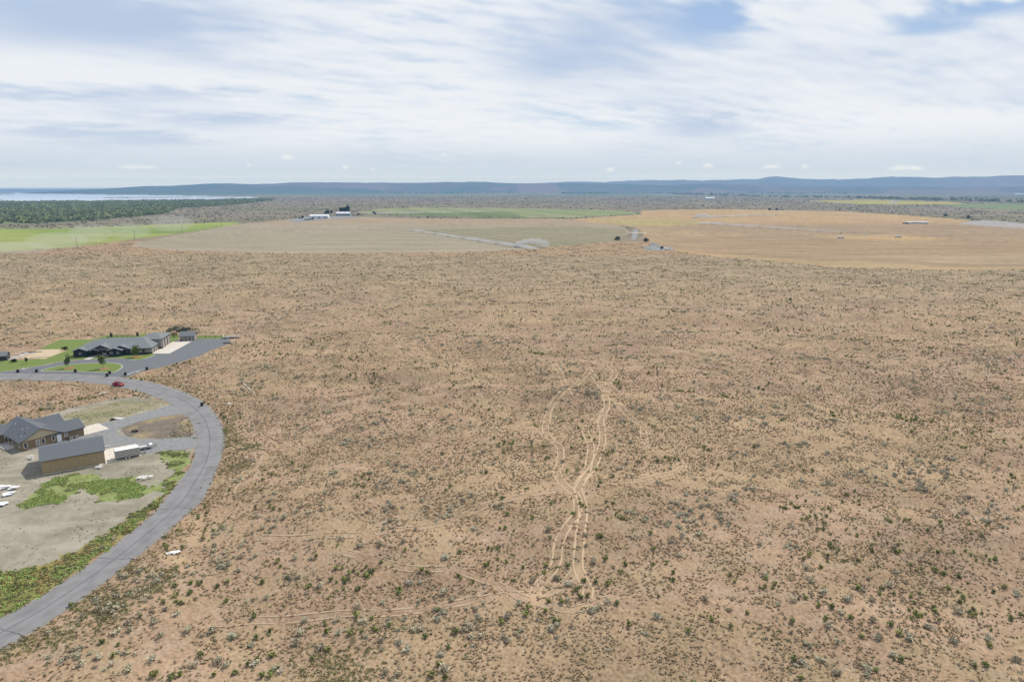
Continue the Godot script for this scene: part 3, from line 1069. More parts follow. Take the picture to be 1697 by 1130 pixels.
func dark_house() -> void:
	var o := Vector2(-181.4, -273.8)
	var turn := deg_to_rad(10.2)
	var t := thing("house", "large dark navy house with grey hip roofs and a row of garage doors", "house", v3(o), turn)
	# main block and its hip roof
	part("wall", box_mesh(Vector3(1.0, -0.1, -17), Vector3(21.2, 2.7, -1.2)), M.navy, t)
	part("wall", box_mesh(Vector3(21.203, 0.75, -16.9), Vector3(30.0, 2.7, 0.0)), M.stone_grey, t).set_meta("label", "lighter grey wall of the garage wing")
	part("wainscot", box_mesh(Vector3(21.203, -0.1, -16.95), Vector3(30.05, 0.748, 0.06)), M.navy, t)
	part("roof", hip_roof(0.6, 30.0, -17, 0.2, 2.75, 5.75, 8.6, 24.5), M.roof_grey, t)
	# left front room
	part("wall", gable_walls(0.6, 5.6, -3, 1.2, 2.85, 3.75, "z"), M.navy, t)
	part("roof", gable_roof(0.6, 5.6, -6, 1.2, 2.85, 3.8, "z", 0.4), M.roof_grey, t)
	for x in [2.8, 3.5]:
		opening(t, "window", Vector3(x, 0.95, 1.203), 0.42, 1.2, "front", M.dark, M.pale_glass, 0)
	# centre gable over the recessed entry
	var g := MB.new()
	g.extrude(PackedVector2Array([Vector2(6.7, 2.5), Vector2(10.9, 4.3), Vector2(15.1, 2.5)]), -1.1, 0.1, "z")
	part("gable", g.mesh(), M.grey_board, t).set_meta("label", "grey board gable above the entry")
	part("roof", gable_roof(6.6, 15.2, -8, 0.3, 2.75, 4.75, "z", 0.4), M.roof_grey, t)
	for x in [6.9, 14.0]:
		part("post", box_mesh(Vector3(x, -0.05, -0.2), Vector3(x + 0.35, 2.55, 0.15)), M.navy, t)
	# the portico before it
	part("roof", gable_roof(7.0, 10.2, -0.8, 1.5, 2.55, 3.25, "z", 0.25, 0.14), M.roof_grey, t)
	for x in [7.05, 9.9]:
		part("post", box_mesh(Vector3(x, 0, 1.1), Vector3(x + 0.25, 2.4, 1.35)), M.navy, t)
	opening(t, "door", Vector3(8.6, 0.12, -1.197), 1.5, 2.15, "front", M.grey_board, M.dark_wood, 1)
	for x in [10.9, 12.6]:
		opening(t, "window", Vector3(x, 0.9, -1.197), 1.0, 1.3, "front", M.dark, M.glass, 1)
	part("porch_floor", box_mesh(Vector3(6.4, -0.1, -1.19), Vector3(15.0, 0.12, 1.0)), M.concrete, t)
	# right front room
	part("wall", gable_walls(14.2, 19.4, -2, 2.5, 2.8, 3.6, "z"), M.navy, t)
	part("roof", gable_roof(14.2, 19.4, -6, 2.5, 2.8, 3.68, "z", 0.42), M.roof_grey, t)
	for x in [15.1, 15.75, 17.6, 18.2]:
		opening(t, "window", Vector3(x, 0.95, 2.503), 0.42, 1.25, "front", M.dark, M.pale_glass, 0)
	# second gable behind it
	part("wall", gable_walls(15.0, 21.8, -3, 0.4, 2.75, 4.1, "z"), M.navy, t)
	part("roof", gable_roof(14.6, 22.2, -8, 0.5, 2.75, 4.2, "z", 0.4), M.roof_grey, t)
	opening(t, "window", Vector3(20.5, 0.9, 0.403), 0.9, 1.3, "front", M.dark, M.glass, 1)
	for x in [23.4, 27.0]:
		opening(t, "window", Vector3(x, 1.0, 0.003), 0.8, 1.2, "front", M.grey_board, M.glass, 0)
	# garages along the right side
	for z in [-1.9, -4.9, -7.6]:
		garage_door(t, Vector3(30.053, 0.0, z), 2.3, 2.15, "right", M.garage, M.navy)
	part("wall", box_mesh(Vector3(23.0, -0.1, -21.2), Vector3(31.4, 4.4, -9.4)), M.stone_grey, t)
	part("wainscot", box_mesh(Vector3(22.95, -0.1, -21.25), Vector3(31.45, 0.7, -9.35)), M.navy, t)
	part("roof", hip_roof(23.0, 31.4, -21.2, -9.4, 4.45, 6.1, 26.5, 28.4), M.roof_grey, t)
	for z in [-11.6, -15.2, -18.9]:
		garage_door(t, Vector3(31.453, 0.0, z), 2.8, 3.7, "right", M.garage, M.navy)
	for q in [[12.0, -2.4, 3.6], [12.9, -3.4, 3.9], [11.2, -1.6, 3.3], [20.5, -2.0, 3.4], [21.3, -3.0, 3.8], [22.0, -4.0, 4.1]]:
		box_part(t, "roof_vent", Vector3(q[0], q[2] - 0.5, q[1]), Vector3(q[0] + 0.25, q[2] + 0.35, q[1] + 0.25), M.white)
	var bench := thing("bench", "pale bench on the porch of the dark house beside the entry", "bench", t.transform * Vector3(11.8, 0.12, 0.1), turn)
	part("seat", box_mesh(Vector3(-0.8, 0.4, -0.25), Vector3(0.8, 0.48, 0.25)), M.bench, bench)
	part("backrest", box_mesh(Vector3(-0.8, 0.482, -0.3), Vector3(0.8, 0.95, -0.22)), M.bench, bench)
	for x in [-0.75, 0.67]:
		part("leg", box_mesh(Vector3(x, 0, -0.22), Vector3(x + 0.08, 0.398, 0.2)), M.bench, bench)
	# small matching garage
	var s := thing("garage", "small grey detached garage with three doors behind the white apron", "garage", v3(Vector2(-151.4, -303.4)), turn)
	part("wall", gable_walls(0, 6.2, -4.6, 0, 2.5, 4.0, "x"), M.stone_grey, s)
	part("roof", gable_roof(0, 6.2, -4.6, 0, 2.5, 4.05, "x", 0.35), M.roof_grey, s)
	part("wainscot", box_mesh(Vector3(-0.01, -0.1, 0.003), Vector3(0.9, 0.75, 0.04)), M.navy, s)
	for x in [1.75, 3.35, 5.0]:
		garage_door(s, Vector3(x, 0.0, 0.003), 1.15, 2.0, "front", M.garage, M.dark)
	# dark shed at the frame's left edge
	var sh := thing("garden_shed", "small dark grey garden shed at the lawn's outer corner beside stacked pipes", "shed", v3(Vector2(-206.6, -266.9)), deg_to_rad(20))
	part("wall", gable_walls(-3.2, 2.2, -4.2, 0, 2.2, 3.4, "x"), M.navy_grey, sh)
	part("roof", gable_roof(-3.2, 2.2, -4.2, 0, 2.2, 3.45, "x", 0.3), M.roof_grey, sh)
	opening(sh, "door", Vector3(-0.5, 0.05, 0.003), 1.3, 1.9, "front", M.dark, M.navy_grey, 1)

# ---------------------------------------------------------------- yard things
func fence_between(label: String, pts: Array, h: float, gap: float, rails: Array, m: Material, group := "") -> void:
	var t := thing("fence", label, "fence", v3(pts[0]), 0.0, group)
	for i in pts.size() - 1:
		var a: Vector2 = pts[i] - pts[0]
		var b: Vector2 = pts[i + 1] - pts[0]
		var n := maxi(1, int(a.distance_to(b) / gap))
		for k in n + (1 if i == pts.size() - 2 else 0):
			var p := a.lerp(b, float(k) / n)
			part("post", box_mesh(Vector3(p.x - 0.07, -0.1, p.y - 0.07), Vector3(p.x + 0.07, h, p.y + 0.07)), m, t)
		for r in rails:
			var mb := MB.new()
			mb.bar(Vector3(a.x, r, a.y), Vector3(b.x, r, b.y), 0.05, 0.05, 4)
			part("rail", mb.mesh(), m, t)

func driveway_pillar(p: Vector2, label: String) -> void:
	var t := thing("driveway_pillar", label, "pillar", v3(p), 0.2, "black pillars along the driveway")
	part("shaft", box_mesh(Vector3(-0.36, -0.1, -0.36), Vector3(0.36, 1.05, 0.36)), M.black, t)
	part("cap", box_mesh(Vector3(-0.43, 1.052, -0.43), Vector3(0.43, 1.16, 0.43)), M.dark, t)
	part("base", box_mesh(Vector3(-0.42, -0.1, -0.42), Vector3(0.42, 0.16, 0.42)), M.dark, t)

func boulder(p: Vector2, r: float, label: String, sd: int) -> void:
	var g := RandomNumberGenerator.new()
	g.seed = sd
	var b := MB.new()
	var ring := []
	for i in 5:
		var row := []
		for k in 8:
			var la := -0.35 + 1.6 * i / 4.0
			var rr := r * g.randf_range(0.8, 1.15)
			row.append(Vector3(cos(la) * cos(TAU * k / 8.0) * rr, sin(la) * rr * 0.75, cos(la) * sin(TAU * k / 8.0) * rr * 0.8))
		ring.append(row)
	for i in 4:
		for k in 8:
			b.quad(ring[i][k], ring[i][(k + 1) % 8], ring[i + 1][(k + 1) % 8], ring[i + 1][k])
	var o := part("boulder", b.mesh(), M.rock, null, on_land(p))
	tag(o, label, "boulder", "pale boulders by the driveway")

func red_car() -> void:
	var p := Vector2(-139.1, -231.6)
	var t := thing("car", "red sedan driving along the curved asphalt road", "car", v3(p, 0.085), deg_to_rad(-20))
	var b := MB.new()
	# lower body, lofted: half widths and heights along the length
	var st := [[-2.25, 0.62, 0.45, 0.70], [-2.1, 0.80, 0.28, 0.86], [-1.5, 0.88, 0.22, 0.93], [-0.4, 0.90, 0.20, 0.95], [0.8, 0.90, 0.20, 0.93], [1.6, 0.87, 0.22, 0.84], [2.1, 0.78, 0.28, 0.72], [2.28, 0.60, 0.42, 0.60]]
	for i in st.size() - 1:
		var a: Array = st[i]
		var c: Array = st[i + 1]
		var pa := [Vector3(a[0], a[2], a[1] * 0.92), Vector3(a[0], (a[2] + a[3]) / 2, a[1]), Vector3(a[0], a[3], a[1] * 0.86), Vector3(a[0], a[3], -a[1] * 0.86), Vector3(a[0], (a[2] + a[3]) / 2, -a[1]), Vector3(a[0], a[2], -a[1] * 0.92)]
		var pc := [Vector3(c[0], c[2], c[1] * 0.92), Vector3(c[0], (c[2] + c[3]) / 2, c[1]), Vector3(c[0], c[3], c[1] * 0.86), Vector3(c[0], c[3], -c[1] * 0.86), Vector3(c[0], (c[2] + c[3]) / 2, -c[1]), Vector3(c[0], c[2], -c[1] * 0.92)]
		for k in 6:
			b.quad(pa[k], pc[k], pc[(k + 1) % 6], pa[(k + 1) % 6])
		if i == 0:
			b.tri(pa[0], pa[1], pa[2]); b.tri(pa[0], pa[2], pa[3]); b.tri(pa[0], pa[3], pa[4]); b.tri(pa[0], pa[4], pa[5])
		if i == st.size() - 2:
			b.tri(pc[0], pc[2], pc[1]); b.tri(pc[0], pc[3], pc[2]); b.tri(pc[0], pc[4], pc[3]); b.tri(pc[0], pc[5], pc[4])
	part("body", b.mesh(), M.red, t)
	var c := MB.new()
	c.extrude(PackedVector2Array([Vector2(-1.55, 0.90), Vector2(-0.95, 1.36), Vector2(0.35, 1.40), Vector2(1.15, 0.88)]), -0.68, 0.68, "z")
	part("window_band", c.mesh(), M.glass, t)
	part("roof", box_mesh(Vector3(-0.92, 1.38, -0.64), Vector3(0.36, 1.44, 0.64)), M.red, t)
	for s in [-1, 1]:
		for x in [-1.38, 1.42]:
			wheel(t, Vector3(x, 0.32, s * 0.80), 0.32, 0.2, M.metal_light)
		part("headlight", box_mesh(Vector3(2.05, 0.55, s * 0.58 - 0.14), Vector3(2.24, 0.68, s * 0.58 + 0.14)), M.white, t)
		part("tail_light", box_mesh(Vector3(-2.24, 0.60, s * 0.56 - 0.13), Vector3(-2.08, 0.72, s * 0.56 + 0.13)), M.dark_red, t)
		part("door_mirror", box_mesh(Vector3(0.72, 0.95, s * 0.92 - 0.09), Vector3(0.86, 1.07, s * 0.92 + 0.09)), M.red, t)

func slab_heap(called: String, label: String, category: String, p: Vector2, n: int, spread: float, size: Vector2, m: Material, sd: int, piece := "sheet", group := "") -> void:
	var g := RandomNumberGenerator.new()
	g.seed = sd
	var t := thing(called, label, category, on_land(p), 0.0, group)
	for k in n:
		var w := size.x * g.randf_range(0.6, 1.2)
		var d := size.y * g.randf_range(0.6, 1.2)
		var y := 0.05 + 0.09 * k
		part(piece, box_mesh(Vector3(-w / 2, 0, -d / 2), Vector3(w / 2, 0.08, d / 2)), m, t, Vector3(g.randfn() * spread, y, g.randfn() * spread * 0.6), Vector3(g.randf_range(-0.1, 0.1), g.randf() * 1.2, g.randf_range(-0.12, 0.12)))

# ---------------------------------------------------------------- farm machinery
func pivot(label: String, c: Vector2, e: Vector2, towers: int, spray_on: bool, big_gun: bool) -> void:
	var t := thing("irrigation_pivot", label, "irrigation pivot", v3(c), 0.0, "centre pivots on the fields")
	var dir := (e - c).normalized()
	var total := c.distance_to(e)
	t.rotation.y = -atan2(dir.y, dir.x)
	var b := MB.new()
	for s in [[-1.5, -1.5], [1.5, -1.5], [-1.5, 1.5], [1.5, 1.5]]:
		b.bar(Vector3(s[0], 0, s[1]), Vector3(s[0] * 0.25, 4.2, s[1] * 0.25), 0.12, 0.09, 4)
	part("pivot_stand", b.mesh(), M.metal_light, t)
	part("control_box", box_mesh(Vector3(-2.6, 0, -1), Vector3(-0.8, 2.0, 1)), M.white, t)
	for k in towers:
		var x0 := total * k / towers
		var x1 := total * (k + 1) / towers
		var s := MB.new()
		var prev := Vector3(x0, 3.9, 0)
		for q in 8:
			var f := (q + 1) / 8.0
			var p := Vector3(lerpf(x0, x1, f), 3.9 + 1.1 * sin(PI * f), 0)
			s.bar(prev, p, 0.16, 0.16, 5)
			s.bar(Vector3(prev.x, prev.y - 1.0 * sin(PI * (f - 0.125)) - 0.1, 0), Vector3(p.x, p.y - 1.0 * sin(PI * f) - 0.1, 0), 0.06, 0.06, 4)
			prev = p
		part("span", s.mesh(), M.metal_light, t)
		var w := MB.new()
		w.bar(Vector3(x1, 3.9, 0), Vector3(x1, 0.7, -2.0), 0.10, 0.10, 4)
		w.bar(Vector3(x1, 3.9, 0), Vector3(x1, 0.7, 2.0), 0.10, 0.10, 4)
		w.bar(Vector3(x1, 0.8, -2.2), Vector3(x1, 0.8, 2.2), 0.14, 0.14, 4)
		var o := part("tower", w.mesh(), M.metal_grey, t)
		for z in [-2.0, 2.0]:
			var r := MB.new()
			r.bar(Vector3(x1 - 0.2, 0.65, z), Vector3(x1 + 0.2, 0.65, z), 0.65, 0.65, 10)
			part("wheel", r.mesh(), M.rubber, o)
	if spray_on:
		# falling water: long low banks of fine drops under the spans
		for k in range(1, towers, 2):
			var f := float(k + 1) / towers
			mist(t, "water_spray", Vector3(total * (k + 0.9) / towers, 2.2, 0), Vector3(total / towers * 2.3, 4.0, 3.0 + 4.5 * f), 0.035 + 0.08 * f)
	if big_gun:
		var turn := t.rotation.y
		var right := Vector3(cos(turn), 0, sin(turn))
		for q in 5:
			var f := (q + 0.5) / 5.0
			mist(t, "end_gun_spray", Vector3(total, 0, 0) + right * (f * 36.0) + Vector3(0, 3.0 + 4.2 * sin(PI * minf(f, 1.0)), 0), Vector3(13.0, 6.0 + 4.0 * f, 13.0), 0.09 - 0.05 * f)

func mist(t: Node3D, called: String, at: Vector3, size: Vector3, density: float) -> void:
	var f := FogVolume.new()
	f.name = called
	f.shape = RenderingServer.FOG_VOLUME_SHAPE_ELLIPSOID
	f.size = size
	var m := FogMaterial.new()
	m.density = density
	m.albedo = Color(0.97, 0.98, 1.0)
	f.material = m
	t.add_child(f, true)
	f.position = at

func utility_pole(p: Vector2, h: float, label: String) -> void:
	var t := thing("utility_pole", label, "utility pole", on_land(p), 0.4, "utility poles beside the fields")
	var b := MB.new()
	b.bar(Vector3(0, -0.5, 0), Vector3(0, h, 0), 0.24, 0.17, 7)
	part("pole", b.mesh(), M.pole, t)
	part("crossarm", box_mesh(Vector3(-1.3, h - 0.9, -0.09), Vector3(1.3, h - 0.7, 0.09)), M.pole, t)
	for x in [-1.2, 0.0, 1.2]:
		var k := MB.new()
		k.bar(Vector3(x, h - 0.7, 0), Vector3(x, h - 0.4, 0), 0.07, 0.05, 5)
		part("insulator", k.mesh(), M.metal_light, t)

func barn(label: String, p: Vector2, turn: float, w: float, d: float, he: float, hr: float, wall: Material, roof: Material, group := "") -> void:
	var t := thing("farm_building", label, "farm building", v3(p), turn, group)
	part("wall", gable_walls(0, w, -d, 0, he, hr, "x"), wall, t)
	part("roof", gable_roof(0, w, -d, 0, he, hr, "x", 0.5, 0.2), roof, t)
	for k in int(w / 14.0):
		garage_door(t, Vector3(7.0 + k * 14.0, 0, 0.005), 5.0, minf(4.5, he - 0.6), "front", M.metal_grey, M.white)

func farm_vehicle(called: String, label: String, category: String, p: Vector2, turn: float, len: float, body: Material) -> void:
	var t := thing(called, label, category, v3(p), turn)
	part("chassis", box_mesh(Vector3(-len / 2, 0.6, -1.1), Vector3(len / 2, 1.1, 1.1)), M.dark, t)
	part("cab", box_mesh(Vector3(len / 2 - 2.0, 1.102, -1.15), Vector3(len / 2 - 0.1, 3.0, 1.15)), body, t)
	part("bed", box_mesh(Vector3(-len / 2, 1.102, -1.2), Vector3(len / 2 - 2.2, 2.3, 1.2)), body, t)
	for x in [-len * 0.35, len * 0.3]:
		for z in [-1.05, 1.05]:
			wheel(t, Vector3(x, 0.55, z), 0.55, 0.4, M.metal_grey)

var placed_green: Array = []
var placed_sage: Array = []
var grass_patches: Array = []

func polygon(a: Array) -> PackedVector2Array:
	var p := PackedVector2Array()
	for q in a:
		p.append(q)
	return p

func in_poly_points(poly: PackedVector2Array, n: int) -> Array:
	var r := Rect2(poly[0], Vector2.ZERO)
	for p in poly:
		r = r.expand(p)
	var out := []
	for k in n:
		var p := r.position + Vector2(rng.randf(), rng.randf()) * r.size
		var w := p + Vector2(n_mid.get_noise_2d(p.x * 3.0, p.y * 3.0), n_mid.get_noise_2d(p.x * 3.0 + 50.0, p.y * 3.0)) * 2.0
		if Geometry2D.is_point_in_polygon(w, poly):
			out.append(p)
	return out

func outlines() -> void:
	road_in = resample(smooth_line([Vector2(-92, -78)] + [Vector2(-82.8, -97.9), Vector2(-81.1, -101.3), Vector2(-78.6, -111.5), Vector2(-77.1, -124.3), Vector2(-76.8, -136.6), Vector2(-78.5, -147.6), Vector2(-80.3, -160), Vector2(-85.2, -173.2), Vector2(-94.3, -191.3), Vector2(-102.9, -203), Vector2(-112.4, -212.9), Vector2(-125.5, -223), Vector2(-135.4, -229), Vector2(-145, -233.7), Vector2(-157.8, -237.2), Vector2(-172.3, -238.7), Vector2(-185.9, -238.7)] + [Vector2(-225, -232)], 1.0), 150)
	road_out = resample(smooth_line([Vector2(-84, -74)] + [Vector2(-77.4, -90.5), Vector2(-74.4, -98.5), Vector2(-71.9, -111.8), Vector2(-70.5, -124.7), Vector2(-69.7, -141), Vector2(-72.4, -153.7), Vector2(-78, -173.2), Vector2(-84.8, -188.7), Vector2(-92.1, -200.7), Vector2(-100.7, -212), Vector2(-111.7, -223), Vector2(-123.8, -231.8), Vector2(-137.5, -239.5), Vector2(-156.2, -245.3), Vector2(-175.2, -247), Vector2(-192.6, -247.8)] + [Vector2(-228, -245)], 1.0), 150)
	road_poly = road_in.duplicate()
	for k in range(road_out.size() - 1, -1, -1):
		road_poly.append(road_out[k])
	yard = polygon([Vector2(-150.9, -174.3), Vector2(-151, -191.1), Vector2(-145.3, -192.4), Vector2(-141.9, -203.6), Vector2(-137.7, -209.6), Vector2(-133.7, -214.3), Vector2(-126.1, -218.5), Vector2(-119.8, -216), Vector2(-113.3, -212.7), Vector2(-102, -202.1), Vector2(-92.5, -188.5), Vector2(-85.2, -173.2), Vector2(-80.2, -157.3), Vector2(-76.9, -143)] + [Vector2(-80.7, -135.7), Vector2(-82.5, -125.4), Vector2(-83.5, -117.7), Vector2(-86.6, -109.7), Vector2(-90.5, -104.1), Vector2(-105.7, -107.4)])
	yard_grass = polygon([Vector2(-137.8, -197.8), Vector2(-135.8, -206.5), Vector2(-126.9, -213.5), Vector2(-116.1, -213.5), Vector2(-111.4, -208.1), Vector2(-114.2, -205), Vector2(-119.5, -197.8), Vector2(-124.2, -190.4), Vector2(-127.1, -192.4)])
	island = polygon([Vector2(-102.3, -201.8), Vector2(-108.2, -197.8), Vector2(-112.1, -192.4), Vector2(-113.3, -188.3), Vector2(-113.1, -184.8), Vector2(-108.2, -180.6), Vector2(-100.6, -178.8), Vector2(-94.8, -179.7), Vector2(-88.7, -181.2), Vector2(-94.1, -191.1)])
	weeds_a = polygon([Vector2(-108.8, -137.4), Vector2(-109.2, -143.7), Vector2(-111.6, -148.8), Vector2(-109.5, -152.9), Vector2(-106.4, -155.1), Vector2(-100.3, -156.2), Vector2(-98.9, -154.4), Vector2(-100.2, -151.6), Vector2(-100.3, -148.8), Vector2(-98.7, -143.7), Vector2(-100.4, -139.4), Vector2(-104.4, -138.2), Vector2(-106.9, -136.5)])
	weeds_b = polygon([Vector2(-101.9, -151.6), Vector2(-97.6, -151.6), Vector2(-94, -152.9), Vector2(-91.2, -154.7), Vector2(-89.6, -154.4), Vector2(-88.9, -148.8), Vector2(-81.8, -149.8), Vector2(-79.2, -145.6), Vector2(-83.4, -143.7), Vector2(-86.8, -140), Vector2(-91.2, -139.7), Vector2(-95.4, -143.7), Vector2(-98.9, -146.2)])
	weeds_c = polygon([Vector2(-93.8, -169.1), Vector2(-89.9, -170.8), Vector2(-84.7, -169.9), Vector2(-81.1, -160.3), Vector2(-79.1, -150.9), Vector2(-79.1, -146.2), Vector2(-81.9, -150.2), Vector2(-83.4, -158), Vector2(-90.5, -165)])
	verge = polygon([Vector2(-99.8, -112.1), Vector2(-89.1, -113.3), Vector2(-86.6, -115.2), Vector2(-84.4, -119.1), Vector2(-82.9, -126.1), Vector2(-80.7, -135.7), Vector2(-79.1, -141.9), Vector2(-80.4, -149.6), Vector2(-79.8, -152.7), Vector2(-78.1, -146.6), Vector2(-77.2, -136.5), Vector2(-77.3, -124.7), Vector2(-78.8, -111.8), Vector2(-81.2, -101.5), Vector2(-83.7, -97.1)])
	lot = polygon([Vector2(-208.6, -247.8), Vector2(-231.3, -276.4), Vector2(-220.6, -292.1), Vector2(-207.2, -290.7), Vector2(-210, -309.6), Vector2(-194.2, -309.6), Vector2(-193.1, -319.1), Vector2(-178.8, -317.8), Vector2(-159.8, -319.1), Vector2(-133.2, -319.1), Vector2(-127.6, -306.5), Vector2(-126.2, -293.5), Vector2(-128.5, -282.7), Vector2(-132.6, -262.2), Vector2(-136.6, -253.5), Vector2(-139.4, -244.4), Vector2(-147.3, -243.4), Vector2(-176.2, -247.4)])
	lake = polygon([Vector2(-9005, -9486), Vector2(-6432, -10079), Vector2(-4702, -7676), Vector2(-3301, -6714), Vector2(-1898, -5369), Vector2(-1639, -4471), Vector2(-1911, -4023), Vector2(-2264, -3741), Vector2(-3062, -3215)])
	forest = polygon([Vector2(-3062, -3215), Vector2(-2212, -3656), Vector2(-1841, -4023), Vector2(-1627, -4599), Vector2(-1443, -4235), Vector2(-1202, -3091), Vector2(-1145, -2360), Vector2(-951, -1908), Vector2(-922, -1633), Vector2(-915, -1402), Vector2(-1160, -1208)])
	fields = []
	fields.append(polygon([Vector2(-480.4, -882.1), Vector2(-503, -1047), Vector2(-535, -1309), Vector2(-514, -1480), Vector2(-496, -1633), Vector2(-437, -1740), Vector2(-207, -1600), Vector2(16, -1600), Vector2(125, -1568), Vector2(194, -1377), Vector2(199, -1208), Vector2(185, -1076), Vector2(137, -913), Vector2(83.5, -853.1), Vector2(21.9, -792.4), Vector2(-32.2, -753.9), Vector2(-160.3, -732.5), Vector2(-279, -739.5), Vector2(-371.1, -768.8), Vector2(-459.8, -826)]))
	fields.append(polygon([Vector2(-450, -2004), Vector2(-458, -2360), Vector2(-328, -2548), Vector2(3, -2432), Vector2(346, -2197), Vector2(354, -1908), Vector2(130, -1633), Vector2(16, -1633), Vector2(-227, -1760), Vector2(-386, -1863)]))
	fields.append(polygon([Vector2(411, -2197), Vector2(690, -2326), Vector2(1002, -2110), Vector2(1023, -1863), Vector2(1007, -1538), Vector2(890, -1287), Vector2(1005, -1208), Vector2(1205, -1208), Vector2(576.4, -570), Vector2(434.7, -578.6), Vector2(367.2, -583), Vector2(301.7, -596.6), Vector2(255.8, -641.3), Vector2(204.4, -699.4), Vector2(180.3, -768.8), Vector2(182.9, -862.6), Vector2(183, -958), Vector2(210, -1106), Vector2(219, -1247), Vector2(164, -1377), Vector2(132, -1568), Vector2(342, -1841)]))
	fields.append(polygon([Vector2(-1049, -1091), Vector2(-882, -1190), Vector2(-784, -1199), Vector2(-717, -1267), Vector2(-648, -1354), Vector2(-583, -1427), Vector2(-539, -1377), Vector2(-532, -1287), Vector2(-516, -1076), Vector2(-519, -946), Vector2(-523.3, -817.3), Vector2(-557.8, -746.6), Vector2(-622.3, -641.3)]))
	fields.append(polygon([Vector2(1654, -3924), Vector2(2206, -4235), Vector2(2234, -3574), Vector2(2041, -3091), Vector2(1600, -2921), Vector2(1537, -3215)]))
	fields.append(polygon([Vector2(1803, -2921), Vector2(2108, -3152), Vector2(3059, -3091), Vector2(1989, -2004), Vector2(1642, -2228), Vector2(1587, -2432)]))
	fields.append(polygon([Vector2(876, -1354), Vector2(983, -1480), Vector2(1041, -1508), Vector2(1019, -1377), Vector2(1283, -1287), Vector2(1187, -1190), Vector2(889, -1199), Vector2(875, -1267)]))
	fields.append([]); fields.append([]); fields.append([])
	fields.append(polygon([Vector2(-158, -1138), Vector2(-72, -1208), Vector2(101, -1267), Vector2(194, -1190), Vector2(180, -1076), Vector2(136, -913), Vector2(39.8, -800.5), Vector2(12.7, -826), Vector2(-76, -982)]))
	fields.append(polygon([Vector2(-403, -1863), Vector2(-349, -1926), Vector2(-40, -2029), Vector2(2, -1908), Vector2(45, -1633), Vector2(-225, -1740)]))
	fields.append(Vector2(518, -1007))
	fields.append(polygon([Vector2(176, -1538), Vector2(298, -1600), Vector2(396, -1508), Vector2(404, -1389), Vector2(316, -1287), Vector2(223, -1267)]))
	fields.append(polygon([Vector2(361.8, -705.8), Vector2(437.3, -739.5), Vector2(549.4, -732.5), Vector2(470.9, -625.7), Vector2(399.8, -636.1)]))
	fields.append(Vector2(-188, -1172))
	bare = []
	for q in [Vector2(31.6, -215.7), Vector2(32.8, -228.2), Vector2(34.2, -210.9), Vector2(42.3, -161.5), Vector2(27.5, -250.3)]:
		bare.append(Vector3(q.x, q.y, 4.4 if bare.is_empty() else 2.6))
	for q in [Vector2(12.2, -102.2), Vector2(4, -103.7), Vector2(3.9, -105.6), Vector2(12, -112.1), Vector2(12.5, -101.1)]:
		bare.append(Vector3(q.x, q.y, 2.2))
	for q in [Vector2(-64.8, -119.1), Vector2(-63.2, -124.7), Vector2(-61.6, -115.2), Vector2(-66.7, -130.8)]:
		bare.append(Vector3(q.x, q.y, 3.2))
